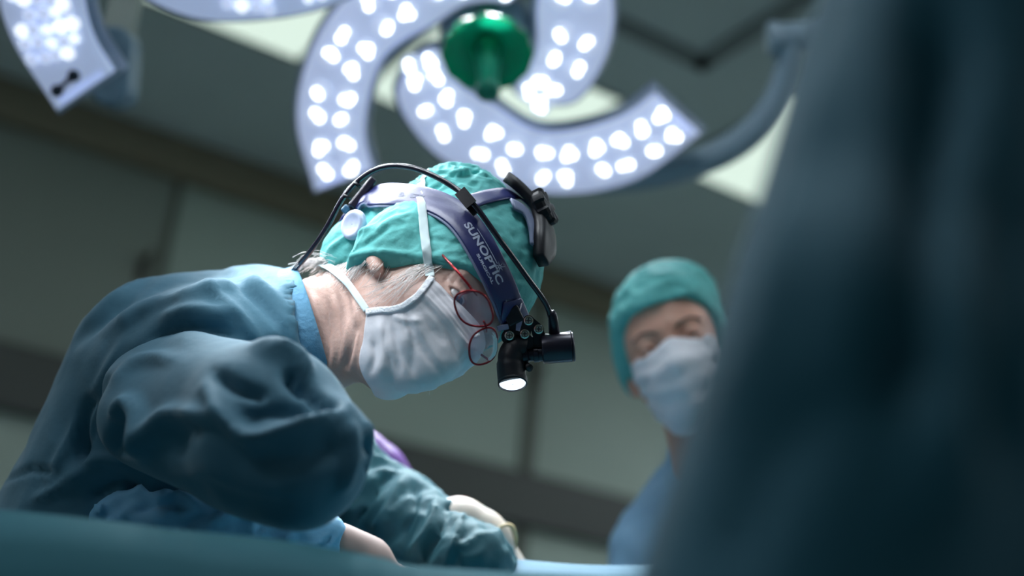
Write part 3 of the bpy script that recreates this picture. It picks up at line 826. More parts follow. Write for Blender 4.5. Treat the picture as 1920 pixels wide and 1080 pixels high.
# ---- gown
COLC = V(583, 625, 1.42); COLN = unit([.93, .27, .21])
def gown_fn(p):
    d = rc(p, 480, 655, 1.475, 152, 345, 725, 1.5, 205)
    d = sminp(d, rc(p, 345, 725, 1.5, 205, 160, 1075, 1.5, 205), .03)
    d = sminp(d, rc(p, 500, 640, 1.46, 128, 600, 625, 1.42, 112), .025)
    d = sminp(d, rc(p, 350, 690, 1.40, 120, 420, 640, 1.38, 110), .06)
    d = sminp(d, rc(p, 430, 700, 1.62, 110, 520, 720, 1.60, 95), .05)
    d = d - .0035 * noise3(p, 4, 21, 2) - .0015 * ridged(p * np.array([1, 1, .6]), 7, 5)
    d = smaxp(d, (p - COLC) @ COLN, .003)
    d = smaxp(d, -d_cap(p, V(597, 620, 1.415), V(650, 610, 1.395), .0630, .0630), .002)
    return d
v, f = surface(gown_fn, V(20, 1200, 1.5) - [.10, .02, .30], V(640, 430, 1.42) + [.02, .03, .32], .0055)
GST = [([(150, 640), (240, 560), (350, 520), (420, 508)], 10, -.008), ([(130, 640), (210, 560), (300, 505), (400, 490)], 9, .006), ([(200, 620), (290, 570), (400, 540), (470, 530)], 12, .008),
       ([(430, 500), (500, 540), (560, 600), (580, 680)], 9, .007), ([(460, 495), (530, 545), (585, 620), (600, 700)], 6, -.006), ([(400, 500), (470, 550), (530, 620), (550, 690)], 9, -.007),
       ([(490, 500), (545, 540), (590, 600), (612, 690)], 5, .004), ([(380, 530), (450, 590), (500, 660)], 10, .006), ([(260, 650), (200, 760), (130, 900)], 10, -.006), ([(230, 640), (165, 760), (90, 900)], 9, .005),
       ([(0, 905), (60, 880), (110, 890)], 5, -.006), ([(160, 870), (150, 820), (160, 770), (180, 740)], 9, -.014), ([(120, 900), (180, 860), (250, 870)], 12, .010), ([(170, 930), (230, 900), (260, 930)], 8, -.010),
       ([(60, 940), (160, 890), (190, 880)], 9, .006), ([(300, 600), (360, 580), (440, 590)], 12, .006), ([(280, 640), (350, 615), (450, 630)], 10, -.007)]
w_ = np.clip((-((v - COLC) @ COLN) - .012) / .03, 0, 1)[:, None]; v = v * (1 - w_) + folds(v, f, GST) * w_
gown = mesh('gown', v, f, m_gown, sur, label='teal blue cloth surgical gown')
# skirt of the gown down to the shins
hip = W(V(150, 1095, 1.5)); sk = []
for i, z in enumerate(np.linspace(hip[2] - .04, .32, 14)):
    t = i / 13; row = []
    for k in range(48):
        a = 2 * pi * k / 48; w = 1 + (.02 + .05 * t) * sin(a * 7 + 2 * sin(a * 2))
        c = hip + (FWD * np.array([1, 1, 0]) * .0)
        row.append([c[0] + cos(a) * (.13 + .07 * t) * w, c[1] + sin(a) * (.13 + .07 * t) * w, z])
    sk += row
mesh('gown_skirt', sk, grid_faces(14, 48, True), m_gown, sur, frame='world')
m_trouser = mat('trouser_teal', srgb(58, 110, 130), .8)
m_shoe = mat('clog_white', srgb(200, 204, 206), .5)
for s_ in (-1, 1):
    x = hip[:2] + RIGHT[:2] * .02 + FWD[:2] * s_ * .085
    mesh('trouser_leg', *tube([[x[0], x[1], .95], [x[0], x[1], .5], [x[0], x[1], .07]], [.085, .07, .065], 20), m_trouser, sur, frame='world')
    tx = unit([RIGHT[0] - FWD[0] * .6, RIGHT[1] - FWD[1] * .6, 0]); c = np.array([x[0], x[1], 0])
    mesh('shoe', *tube([c - tx * .07 + [0, 0, .045], c + [0, 0, .05], c + tx * .08 + [0, 0, .042], c + tx * .16 + [0, 0, .030], c + tx * .185 + [0, 0, .022]], [.036, .048, .046, .032, .012], 18), m_shoe, sur, frame='world')
# collar band
th = np.linspace(0, 2 * pi, 73)[:-1]
e1 = unit(np.cross(COLN, [0, 0, 1.0])); e2 = np.cross(COLN, e1)
def ring_pt(a, r0=.09):
    dirv = cos(a) * e1 + sin(a) * e2; ts = np.linspace(.03, .12, 60); P = COLC - COLN * .006 + dirv * ts[:, None]; dd = gown_fn(P)
    i = np.where(dd > -.0005)[0]; i = i[ts[i] > .066]
    return P[i[0]] if len(i) else P[-1], dirv
RP = [ring_pt(a) for a in th]; P = np.array([r[0] for r in RP]); 
for _ in range(30): P = (np.roll(P, 1, 0) + P * 2 + np.roll(P, -1, 0)) / 4
N_ = np.array([unit(r[1]) for r in RP])
mesh('collar', *strip(P - COLN * .004 + N_ * .0012, N_, .030, .0030, closed=True), m_collar, sur, label='lighter blue neckline binding')

# ---- near sleeve (in front, a little out of focus)
def sleeve_n(p):
    d = rc(p, 305, 730, 1.385, 112, 500, 800, 1.19, 150)
    d = sminp(d, rc(p, 500, 810, 1.19, 145, 560, 865, 1.15, 128), .03)
    d = sminp(d, rc(p, 500, 850, 1.17, 110, 610, 830, 1.14, 78), .03)
    d = sminp(d, rc(p, 270, 790, 1.30, 85, 420, 860, 1.22, 80), .04)
    d = d - .004 * noise3(p, 3.5, 31, 2)
    # open hem of the sleeve, looking into the folded cuff
    d = smaxp(d, -rc(p, 700, 835, 1.13, 26, 670, 880, 1.15, 20), .006)
    return d
v, f = surface(sleeve_n, V(180, 1030, 1.25) - [.06, .02, .26], V(700, 560, 1.25) + [.06, .03, .24], .0055)
SST = [([(215, 800), (240, 760), (262, 790), (268, 860)], 16, .016), ([(215, 860), (225, 800), (250, 785)], 15, -.014), ([(270, 840), (300, 790), (340, 775), (420, 790)], 14, .012), ([(330, 860), (330, 820), (370, 800)], 22, -.012),
       ([(310, 640), (420, 625), (500, 650), (545, 680)], 16, .012), ([(300, 600), (400, 590), (470, 600)], 14, -.006), ([(540, 690), (552, 715), (575, 735)], 13, -.018), ([(575, 735), (610, 758), (640, 765)], 11, -.012),
       ([(520, 660), (560, 670), (580, 705)], 9, .010), ([(400, 700), (450, 730), (500, 740)], 12, -.012), ([(390, 730), (430, 790), (480, 825), (570, 800), (650, 765)], 15, .016), ([(450, 790), (500, 770), (560, 770), (620, 775)], 14, -.012),
       ([(470, 860), (560, 860), (640, 830)], 26, -.010), ([(655, 790), (662, 850), (640, 920)], 10, .010), ([(350, 900), (450, 940), (560, 960)], 18, -.006), ([(200, 720), (250, 680), (330, 670)], 12, .008), ([(690, 780), (690, 830), (680, 870)], 8, .006)]
v = folds(v, f, SST)
mesh('sleeve', v, f, m_gown, sur, label='large draped teal sleeve over the near elbow')
# lighter blue forearm and its folded cuff under the elbow
def cuff_n(p):
    d = rc(p, 225, 975, 1.38, 52, 440, 985, 1.38, 62)
    d = sminp(d, rc(p, 440, 985, 1.38, 62, 606, 1010, 1.38, 46), .02)
    return d - .004 * ridged(p, 11, 41) - .002 * noise3(p, 24, 8, 2)
v, f = surface(cuff_n, V(150, 1110, 1.38) - [.03, .03, .08], V(680, 900, 1.38) + [.02, .03, .08], .004)
v = folds(v, f, [([(455, 1010), (480, 1000), (495, 985)], 3, -.004), ([(536, 1024), (540, 1000), (542, 985)], 2.5, .003), ([(250, 960), (300, 940), (350, 950)], 9, -.008), ([(240, 930), (300, 915), (380, 950)], 8, .008), ([(330, 990), (400, 950), (440, 930)], 10, -.008), ([(380, 990), (450, 960), (520, 970)], 10, .006), ([(600, 1030), (620, 1010), (628, 995)], 4, -.005)])
mesh('cuff', v, f, m_gown2, sur, label='lighter blue crumpled cuff under the elbow')
# far sleeve
def sleeve_f(p):
    d = rc(p, 470, 720, 1.62, 100, 600, 885, 1.66, 100)
    d = sminp(d, rc(p, 600, 895, 1.66, 96, 740, 975, 1.61, 86), .03)
    d = sminp(d, rc(p, 740, 975, 1.61, 86, 874, 1060, 1.50, 86), .02)
    d = d - .005 * ridged(p * np.array([1, .55, 1]), 13, 51) - .002 * noise3(p, 20, 7, 2)
    return d
v, f = surface(sleeve_f, V(450, 1180, 1.62) - [.12, .02, .22], V(960, 620, 1.62) + [.02, .03, .14], .005)
FST = [([(735, 880), (700, 920), (665, 980)], 8, -.012), ([(760, 890), (735, 940), (700, 1000)], 7, .007), ([(690, 870), (660, 920), (640, 980)], 8, .006), ([(820, 930), (805, 990), (770, 1040)], 7, .008), ([(845, 945), (820, 1000), (785, 1055)], 7, -.010), ([(870, 960), (850, 1020), (830, 1065)], 6, .007), ([(780, 905), (775, 960), (750, 1010)], 6, -.006)]
v = folds(v, f, FST)
mesh('sleeve', v, f, m_sleeve, sur, label='teal wrinkled sleeve of the far arm')
def glove_f(p):
    d = hand(p, HF, V(895, 1010, 1.56), 1.0, curl=.75, side=1)
    d = sminp(d, d_cap(p, V(850, 1000, 1.565), V(900, 1012, 1.56), .040, .036), .02)
    return d
v, f = surface(glove_f, V(900, 1050, 1.56) - .16, V(900, 1000, 1.56) + .14, .0028)
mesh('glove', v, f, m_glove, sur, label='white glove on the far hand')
mesh('glove_rim', *lathe(V(937, 1022, 1.545), unit([.75, -.2, -.62]), [(.0265, 0), (.029, .003), (.0265, .006), (.024, .003), (.0265, 0)], 24), mat('glove_rim', srgb(206, 186, 140), .5), sur)
def glove_n(p):
    d = hand(p, HN, V(668, 1044, 1.41), .80, curl=.5, side=-1)
    return sminp(d, d_cap(p, V(618, 1018, 1.385), V(690, 1048, 1.41), .024, .022), .02)
v, f = surface(glove_n, V(720, 1040, 1.41) - .16, V(720, 1040, 1.41) + .14, .0028)
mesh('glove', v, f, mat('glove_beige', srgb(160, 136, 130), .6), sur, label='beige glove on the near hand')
# ---------------------------------------------------------------- eyeglasses
m_red = mat('frame_red', srgb(150, 28, 38), .22, metal=.6)
m_glass = mat('lens_glass', (196, 172, 200), .05, spec=.8, alpha=.20)
d1 = SUR.out((.107, -.035, -.006))[2]; d2 = d1 + .040
d1 -= .014; d2 = d1 + .022; Cn, Cf = V(888, 579, d1), V(906, 650, d2)
glasses = thing('eyeglasses', 'red metal framed eyeglasses on the surgeon above the mask', 'eyeglasses', W((Cn + Cf) / 2))
ax_w = unit(SUR.L * .95 + SUR.F * .05); ax_h = unit(SUR.U - ax_w * (SUR.U @ ax_w)); nf = np.cross(ax_w, ax_h); nf = nf if nf @ SUR.F > 0 else -nf
def rim(c, aw, ah, rx, ry, n=48, e=2.7):
    out = []
    for k in range(n):
        t = 2 * pi * k / n; x = abs(cos(t)) ** (2 / e) * np.sign(cos(t)); y = abs(sin(t)) ** (2 / e) * np.sign(sin(t))
        out.append(c + aw * rx * x * (1 - .10 * (y < 0) * abs(y)) + ah * ry * y)
    return np.array(out)
def ring(path, r, n=8):
    P = np.asarray(path); v, f = tube(np.r_[P[-1:], P, P[:1]], r, n, caps=False); m = len(P)
    v = v[n:n * (m + 1)]
    return v, [(i * n + k, i * n + (k + 1) % n, ((i + 1) % m) * n + (k + 1) % n, ((i + 1) % m) * n + k) for i in range(m) for k in range(n)]
R1 = rim(Cn, unit(ax_w * .9 + np.array([0, -.30, .0])), unit(np.array([1, .05, -.1])), .0215, .0178)
a2 = unit(ax_w * .75 + np.array([-.25, -.10, .0])); R2 = rim(Cf, a2, unit(np.array([.95, .30, .2])), .0225, .0150)
def lens(R, c, bulge):
    n = len(R); v = [c + nf * bulge] ; f = []
    for s in (.35, .7, 1.0):
        v += [c + (p - c) * s + nf * bulge * (1 - s * s) for p in R]
    v += [c + (p - c) * 1.0 - nf * .0016 for p in R] + [c - nf * (.0016 - bulge * .8)]
    f = [(0, 1 + k, 1 + (k + 1) % n) for k in range(n)]
    for r in range(3): f += [(1 + r * n + k, 1 + (r + 1) * n + k, 1 + (r + 1) * n + (k + 1) % n, 1 + r * n + (k + 1) % n) for k in range(n)]
    f += [(1 + 3 * n + k, 1 + 4 * n, 1 + 3 * n + (k + 1) % n) for k in range(n)]
    return np.array(v), f
for R, c in ((R1, Cn), (R2, Cf)):
    rm = mesh('rim', *ring(R, .0011), m_red, glasses)
    mesh('lens', *lens(R, c, .003), m_glass, rm)
# pale tapered arcs nested inside the far lens rim
m_pale = mat('lens_arc', srgb(225, 232, 236), .12, spec=.9)
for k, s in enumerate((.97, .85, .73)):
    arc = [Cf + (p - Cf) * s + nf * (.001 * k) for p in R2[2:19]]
    mesh('lens_arc', *tube(arc, [.0004 + .0009 * sin(pi * i / (len(arc) - 1)) for i in range(len(arc))], 6), m_pale, glasses)
b0, b1 = V(907, 602, d1 + .004), V(912, 622, d1 + .022)
mesh('bridge', *tube(spline([b0, (b0 + b1) / 2 + nf * .002, b1], 5), .0011, 8), m_red, glasses)
HG = V(886, 545, d1 - .006)
mesh('hinge', *join(box(HG, (.004, .010, .006), np.stack([ax_w, unit(V(843, 492, d1) - HG), nf])), tube([HG, V(866, 552, d1 - .004), V(860, 560, d1)], [.0014, .001, .0009], 8)), m_red, glasses)
tp = [HG, V(878, 534, d1 - .006), V(860, 512, d1 + .000), V(845, 495, d1 + .012), V(815, 462, d1 + .055), V(790, 430, d1 + .06)]
mesh('temple', *tube(spline(tp, 5), .0014, 8), m_red, glasses)
mesh('nose_pad', *lathe(V(893, 628, d1 + .02), SUR.L, [(.0004, 0), (.004, .001), (.0004, .002)], 12), m_pale, glasses)
tf = [R2[3], R2[3] - nf * .03 + ax_w * .006, R2[3] - nf * .10 + ax_w * .008]
mesh('temple', *tube(tf, .0012, 8), m_red, glasses)

# ---------------------------------------------------------------- surgical headlight on its headband
m_navy = mat('band_navy', srgb(26, 34, 98), .40, spec=.9, bump=.08, bscale=300)
m_black = mat('plastic_black', srgb(10, 10, 22), .5, bump=.06, bscale=400)
m_blk2 = mat('anodised_black', srgb(34, 32, 46), .3, metal=.3)
m_padg = mat('pad_grey', srgb(120, 130, 160), .6)
m_white = mat('pad_white', srgb(196, 204, 232), .45)
m_print = mat('print_white', srgb(190, 198, 222), .6)
m_cable = mat('cable_black', srgb(26, 22, 40), .25, spec=.7)
m_screw = mat('screw_steel', srgb(190, 186, 176), .25, metal=1)
m_hlens = mat('headlight_glass', srgb(240, 248, 255), .1, emit=(225, 242, 255), estr=1.6, bump=.5, bscale=600)
band_fn = lambda p: (sminp(SUR.skull(SUR.loc(p)), d_ell(SUR.loc(p), (-.060, -.03, .04), (.055, .045, .05)), .03) - .0125) * SUR.k
mount = SUR.out((.112, .0, .052))
hl = thing('surgical_headlight', 'navy headband with black headlight and cable worn over the teal cap', 'headlight', W(mount))
near = [(962, 592), (948, 553), (926, 506), (897, 452), (868, 412), (832, 386), (790, 371), (745, 365), (705, 366), (678, 378)]
NL = np.array([SUR.loc(march(band_fn, x, y, 1.15, 1.7)) for x, y in near])
far = NL[1:] * [1, -1, 1]
loop = np.r_[NL[::-1], [[NL[0][0] + .003, 0, NL[0][2]]] if abs(NL[0][1]) > .01 else np.zeros((0, 3)), far, [[min(NL[-1][0], -.118) - .0, 0, NL[-1][2] - .004]]]
LP = SUR.out(spline(loop, 8, closed=True))
for _ in range(3): LP = (np.roll(LP, 1, 0) + 2 * LP + np.roll(LP, -1, 0)) / 4
LN = np.array([grad(band_fn, p) for p in LP])
band = mesh('headband', *strip(LP, LN, .0315, .0022, closed=True), m_navy, hl)
BW = np.cross(LN, np.roll(LP, -1, 0) - np.roll(LP, 1, 0)); BW /= np.linalg.norm(BW, axis=1)[:, None]
if BW[10] @ SUR.U < 0: BW = -BW
mesh('band_padding', *strip(LP - BW * .0022 - LN * .0015, LN, .0315, .0016, closed=True), m_padg, hl, label='thin grey padding under the headband')

def wrap_text(body, t0px, t1px, off, size, mtl, parent, name='print', lift=.0029, label=None):
    """white printing laid on the band between two pixels"""
    cu = bpy.data.curves.new('t', 'FONT'); cu.body = body; cu.size = 1; cu.offset = .03
    ob = bpy.data.objects.new('t', cu); COL.objects.link(ob)
    dg = bpy.context.evaluated_depsgraph_get(); dg.update()
    me = bpy.data.meshes.new_from_object(ob.evaluated_get(dg))
    bpy.data.objects.remove(ob)
    bm = bmesh.new(); bm.from_mesh(me); bmesh.ops.triangulate(bm, faces=bm.faces); bmesh.ops.subdivide_edges(bm, edges=bm.edges, cuts=1); bm.to_mesh(me); bm.free()
    v = np.array([x.co[:] for x in me.vertices]); f = [tuple(p.vertices) for p in me.polygons]
    px = pix(LP); vis = (LN * -LP).sum(1) > 0
    def near_i(p): 
        d = np.linalg.norm(px - np.array(p), axis=1) + np.where(vis, 0, 1e4); return int(np.argmin(d))
    i0, i1 = near_i(t0px), near_i(t1px)
    step = 1 if i1 > i0 else -1
    ids = np.arange(i0, i1 + step, step); path = LP[ids]; L = np.r_[0, np.cumsum(np.linalg.norm(np.diff(path, axis=0), axis=1))]
    w = v[:, 0].max() - v[:, 0].min(); s = (v[:, 0] - v[:, 0].min()) / w * L[-1]
    y = off + v[:, 1] * size
    o = np.stack([np.interp(s, L, (path + LN[ids] * lift)[:, k]) for k in range(3)], 1) + np.stack([np.interp(s, L, BW[ids][:, k]) for k in range(3)], 1) * y[:, None]
    return mesh(name, o, f, mtl, parent, smooth=False, label=label)
wrap_text('SUNOPTIC', (868, 425), (936, 528), -.0045, .0108, m_print, band, label='white SUNOPTIC lettering')
wrap_text('SURGICAL', (898, 478), (932, 528), -.0105, .0040, m_print, band, label='small white lettering')
m_pr2 = mat('print_grey', srgb(120, 126, 150), .6)
wrap_text('B  ST', (748, 366), (797, 372), -.004, .0085, m_pr2, band, label='faint grey lettering')
# line and star of the logo
def band_pt(p, off, lift=.0031):
    px = pix(LP); vis = (LN * -LP).sum(1) > 0; i = int(np.argmin(np.linalg.norm(px - np.array(p), axis=1) + np.where(vis, 0, 1e4)))
    return LP[i] + LN[i] * lift + BW[i] * off, LN[i], BW[i], unit(LP[i - 1] - LP[i + 1])
sc_, sn, sb, st_ = band_pt((924, 503), .0062)
star = []
for k in range(7):
    a = 2 * pi * k / 7 + .2; d = st_ * cos(a) + sb * sin(a); q = np.cross(sn, d); R_ = .0052 if k % 2 else .0066
    star.append((np.array([sc_ + d * .0008 + q * .0007, sc_ + d * R_, sc_ + d * .0008 - q * .0007]), [(0, 1, 2)]))
ln = [band_pt(p, .0052)[0] for p in ((884, 440), (893, 452), (902, 468), (912, 486), (920, 500))]
star.append(tube(ln, .00035, 4))
mesh('logo', *join(*star), m_print, band, smooth=False, label='white star with a thin line')

# strap over the crown
tn = [(878, 381), (900, 373), (925, 367), (948, 364), (968, 368)]
TL = np.array([SUR.loc(march(band_fn, x, y, 1.15, 1.7)) for x, y in tn])
cr = np.array([[.005, -.012, .1385], [.012, .02, .137]])
tl = np.r_[TL, cr, TL[::-1] * [1, -1, 1]]
TP = SUR.out(spline(tl, 6)); TN = np.array([grad(band_fn, p) for p in TP])
mesh('crown_strap', *strip(TP, TN, .0215, .002), m_navy, hl)
# black adjuster over the crown with its ribbed knob, and the grey liner under it
ad = [(944, 344), (962, 358), (982, 378), (1000, 402), (1010, 432), (1010, 462), (1002, 492)]
AP = []
for x, y in ad: AP.append(march(band_fn, x, y, 1.2, 1.7))
AP = spline(AP, 6); AN = np.array([grad(band_fn, p) for p in AP])
AN = np.array([unit(n - unit(p) * (n @ unit(p)) * .3) for n, p in zip(AN, AP)])
mesh('crown_plate', *strip(AP + AN * .002, AN, np.interp(np.linspace(0, 1, len(AP)), [0, .15, .5, .85, 1], [.020, .036, .044, .036, .016]), .011), m_black, hl)
LQ = [march(band_fn, x, y, 1.2, 1.7) for x, y in [(958, 386), (978, 397), (992, 416), (999, 440), (1001, 466)]]
LQ = spline(LQ, 5); QN = np.array([grad(band_fn, p) for p in LQ])
mesh('crown_pad', *strip(LQ + QN * .0015, QN, .020, .003), m_padg, hl, label='grey liner under the crown plate')
kc = V(1006, 396, AP[18][2] - .006) ; kx = unit(np.array([.88, .42, -.20]))
prof = [(.0005, 0), (.020, 0), (.0225, .003), (.0225, .012), (.020, .015), (.0005, .0145)]
kv, kf = lathe(kc + kx * .002, kx, prof, 56)
kv = kv.reshape(len(prof), 56, 3)
for k in range(56):
    if (k // 4) % 2: kv[1:5, k] = (kv[1:5, k] - kc) * .90 + kc
mesh('adjusting_knob', kv.reshape(-1, 3), kf, m_black, hl, sharp=30)
# rear ratchet: buckle, block and the round white pad at the back of the head
def hb(p0, p1, w, t, m, name, lift=.0, parent=hl, label=None):
    a, b = p0, p1; ax = unit(b - a); nn = grad(band_fn, (a + b) / 2); nn = unit(nn - ax * (nn @ ax)); sd = np.cross(nn, ax)
    return bevel(mesh(name, *box((a + b) / 2 + nn * lift, (np.linalg.norm(b - a), w, t), np.stack([ax, sd, nn])), m, parent, smooth=False, label=label), min(w, t) * .2, 2)
D0 = march(band_fn, 690, 372, 1.2, 1.6)[2]
hb(V(702, 343, D0 + .012), V(660, 396, D0 + .000), .030, .009, m_blk2, 'rear_buckle', .002)
hb(V(672, 382, D0 + .006), V(652, 418, D0 + .004), .024, .012, m_black, 'rear_block', .0)
hb(V(658, 392, D0 - .004), V(648, 402, D0 - .004), .012, .008, mat('clip_blue', srgb(60, 100, 130), .4), 'rear_clip', .004)
hb(V(655, 404, D0 + .0), V(645, 426, D0 + .004), .018, .010, m_navy, 'rear_lug', .002)
pn = unit([-.62, .22, -.75]); pc = V(667, 423, march(cap_or, 667, 423, 1.2, 1.6, lev=.004)[2])
mesh('occipital_pad', *lathe(pc, pn, [(.0005, .0060), (.010, .0060), (.0115, .0072), (.0155, .0070), (.0170, .0045), (.0170, .001), (.013, -.004), (.0005, -.005)], 36), m_white, hl, label='round white rubber pad')
# cable
cb = [(520, 545, 1.45), (548, 511, 1.415), (580, 474, 1.39), (612, 428, 1.375), (640, 376, 1.37), (664, 346, 1.375), (700, 320, 1.37), (735, 311, 1.365), (775, 315, 1.355), (820, 333, 1.345), (858, 356, 1.337), (874, 368, 1.328), (900, 398, 1.325), (930, 440, 1.32), (962, 483, 1.325), (992, 525, 1.33), (1012, 552, 1.335), (1026, 575, 1.34), (1034, 600, 1.345)]
CP = spline([V(*c) for c in cb], 6)
cable = mesh('cable', *tube(CP, .0030, 12), m_cable, hl)
for x, y, dd, ax_ in ((672, 344, 1.372, (664, 355)), (653, 367, 1.370, (648, 377))):
    a = V(x, y, dd); b = V(*ax_, dd)
    mesh('cable_tie', *tube([a, a + (b - a) * .45], .0047, 12), m_black, cable)
a, b = V(862, 358, 1.333), V(884, 384, 1.325)
mesh('cable_clip', *box((a + b) / 2, (np.linalg.norm(b - a), .013, .012), np.stack([unit(b - a), unit(np.cross([0, 0, 1.0], b - a)), [0, 0, 1.0]])), m_black, hl, smooth=False)
mesh('cable_clip_foot', *box(V(886, 390, 1.333), (.016, .010, .010), np.stack([unit(b - a), unit(np.cross([0, 0, 1.0], b - a)), [0, 0, 1.0]])), m_black, hl, smooth=False)
mesh('strain_relief', *tube([V(1033, 583, 1.343), V(1035, 590, 1.344), V(1036, 592, 1.344), V(1040, 632, 1.346)], [.0036, .0052, .0050, .0062], 16), m_blk2, hl)
# camera barrel
bx0, bx1 = V(1016, 655, 1.345), V(1077, 650, 1.345); bax = unit(bx1 - bx0); bl = np.linalg.norm(bx1 - bx0)
barrel = mesh('barrel', *lathe(bx0, bax, [(.0005, 0), (.0145, 0), (.0158, .002), (.0158, bl * .90), (.0152, bl * .92), (.0158, bl * .94), (.0158, bl - .001), (.0145, bl), (.0005, bl)], 40), m_blk2, hl, sharp=40)
rl = np.array([0, 1, 0]) * .0162
mesh('rail', *join(*[tube([V(x0, y0, 1.345), V(x1, y1, 1.345)], .0022, 8) for x0, y0, x1, y1 in ((1014, 631, 1032, 629), (1047, 628, 1071, 624))]), mat('rail_bright', srgb(225, 222, 235), .4), barrel, label='bright rail on the barrel')
mesh('nozzle', *lathe(V(975, 668, 1.345), unit(V(1018, 664, 1.345) - V(975, 668, 1.345)), [(.0005, 0), (.009, 0), (.009, .008), (.0065, .009), (.0065, .014), (.008, .0145), (.008, .019), (.0075, .0195), (.0075, .026)], 24), m_blk2, hl, sharp=40)
# light head
el = [V(984, 652, 1.347), V(972, 650, 1.346), V(962, 660, 1.345), V(958, 678, 1.343), V(959, 700, 1.340), V(961, 716, 1.337)]
ha = unit(V(962, 724, 1.334) - V(959, 702, 1.347))
head_ = mesh('light_head', *tube(spline(el, 5), np.interp(np.linspace(0, 1, 26), [0, .2, .5, .62, .63, 1], [.011, .0135, .0145, .0140, .0150, .0152]), 28), m_black, hl, sharp=50)
fc = V(961, 716, 1.337); fa = unit([.04, -.80, -.60])
mesh('light_collar', *lathe(fc - fa * .006, fa, [(.0148, 0), (.0155, .002), (.0155, .0085), (.0140, .0095), (.0138, .006)], 40), m_black, head_, sharp=40)
hlens = mesh('light_glass', *lathe(fc, fa, [(.0005, .0030), (.008, .0028), (.0138, .0015)], 32), m_hlens, head_, label='round lit glass of the headlight')
ld = bpy.data.lights.new('headlight_beam', 'SPOT'); ld.energy = 1.2; ld.spot_size = radians(50); ld.spot_blend = .6; ld.shadow_soft_size = .008; ld.color = (.92, .97, 1)
lo = bpy.data.objects.new('headlight_beam', ld); COL.objects.link(lo); lo.parent = hlens
lo.location = W(fc + fa * .012) - origin(hlens); lo.rotation_euler = Vector(W(fc + fa) - W(fc)).to_track_quat('-Z', 'Y').to_euler()
mesh('thumb_screw', *lathe(V(990, 688, 1.338), unit([.5, -.3, -.8]), [(.0005, -.004), (.004, -.004), (.004, .004), (.0005, .004)], 16), m_black, hl)
# bracket, links and screws
bevel(mesh('mount_block', *box(V(962, 592, 1.338), (.018, .018, .014), np.stack([unit([.9, .43, 0]), unit([-.43, .9, 0]), [0, 0, 1.0]])), m_black, hl, smooth=False), .002)
bevel(mesh('mount_clip', *box(V(943, 614, 1.335), (.012, .006, .010), np.stack([unit([.95, .2, 0]), unit([-.2, .95, 0]), [0, 0, 1.0]])), m_padg, hl, smooth=False), .001)
def link(a, b, w, name, z):
    A, B = V(*a, z), V(*b, z); ax = unit(B - A); sd = np.array([-ax[1], ax[0], 0]); L = np.linalg.norm(B - A)
    o = [A + ax * (-w * cos(t)) + sd * (w * sin(t)) for t in np.linspace(-pi / 2, pi / 2, 9)] + [B + ax * (w * cos(t)) + sd * (-w * sin(t)) for t in np.linspace(-pi / 2, pi / 2, 9)]
    m = len(o); v = o + [p + np.array([0, 0, .004]) for p in o]
    return mesh(name, v, [(i, (i + 1) % m, m + (i + 1) % m, m + i) for i in range(m)] + [tuple(range(m))[::-1], tuple(range(m, 2 * m))], m_black, hl, smooth=False)
link((957, 605), (955, 630), .0062, 'link', 1.338); link((955, 632), (985, 640), .0085, 'link', 1.342); link((984, 626), (991, 601), .0058, 'link', 1.336)
link((991, 602), (1010, 618), .0058, 'link', 1.340); link((1008, 620), (1016, 650), .0065, 'link', 1.344); link((960, 642), (1012, 646), .0075, 'link', 1.347)
for x, y, z in ((955, 629, 1.336), (984, 626, 1.334), (991, 601, 1.334), (1010, 617, 1.338)):
    s = mesh('screw', *lathe(V(x, y, z), [0, 0, -1.0], [(.0050, 0), (.0050, .0018), (.0036, .0024), (.0030, .0014), (.0005, .0014)], 20), m_screw, hl, sharp=40)
    mesh('screw_slot', *join(box(V(x, y, z - .0019), (.0048, .0009, .001)), box(V(x, y, z - .0019), (.0009, .0048, .001))), m_black, s, smooth=False)
# ---------------------------------------------------------------- the draped operating table
m_drape = mat('drape_teal', srgb(36, 98, 110), .8, bump=.4, bscale=40, detail=5, var=.05, vscale=4)
m_sheet = mat('sheet_blue', srgb(96, 136, 158), .8, bump=.3, bscale=60)
m_steel = mat('steel', srgb(150, 156, 160), .3, metal=1)
rh = unit([RIGHT[0], RIGHT[1], 0]); fh = unit([FWD[0], FWD[1], 0])
def TW(s, t, z): return np.array([rh[0] * s + fh[0] * t, rh[1] * s + fh[1] * t, z])
EDGE = [(-300, 925), (0, 947), (200, 966), (400, 992), (600, 1014), (800, 1050), (870, 1066), (1150, 1084), (1500, 1098), (2100, 1120)]
ev = spline([V(x, y, 1.0) for x, y in EDGE], 6)
EW = W(ev); es = EW @ rh; ez = EW[:, 2]; et = EW @ fh
ss = np.linspace(-.62, .75, 110); zt = np.interp(ss, es, ez); t0 = np.interp(ss, es, et)
tt = np.linspace(0, 1, 60); v = []
prof = []   # hang in front, edge, then back over the top
for j in range(70):
    if j < 30: u = j / 29; prof.append((0, u))           # hanging side from z=.25 to the top
    else: u = (j - 29) / 40; prof.append((1, u))
for kind, u in prof:
    for i, s in enumerate(ss):
        if kind == 0:
            z = .25 + (zt[i] - .25) * min(1, u); k = (1 - u) ** 1.2
            t = t0[i] + .012 * (1 - u) - .03 * k * (1 + sin(s * 26 + 1.5 * sin(s * 9))) * .6 + .010 * max(0, u - .9) * 10
            if u > .93: t += .02 * ((u - .93) / .07) ** 2
        else:
            t = t0[i] + .035 + u * np.interp(s, [-.2, .05], [.25, .60])
            m = math.exp(-((t - (t0[i] + .38)) / .20) ** 2)
            z = zt[i] - .024 * min(1, u * 3) + .002 * sin(s * 15 + u * 9)
        v.append(TW(s, t, z))
drape = mesh('surgical_drape', v, grid_faces(len(prof), len(ss)), m_drape, frame='world', label='dark teal drape hanging over the near edge of the table', smooth=True)
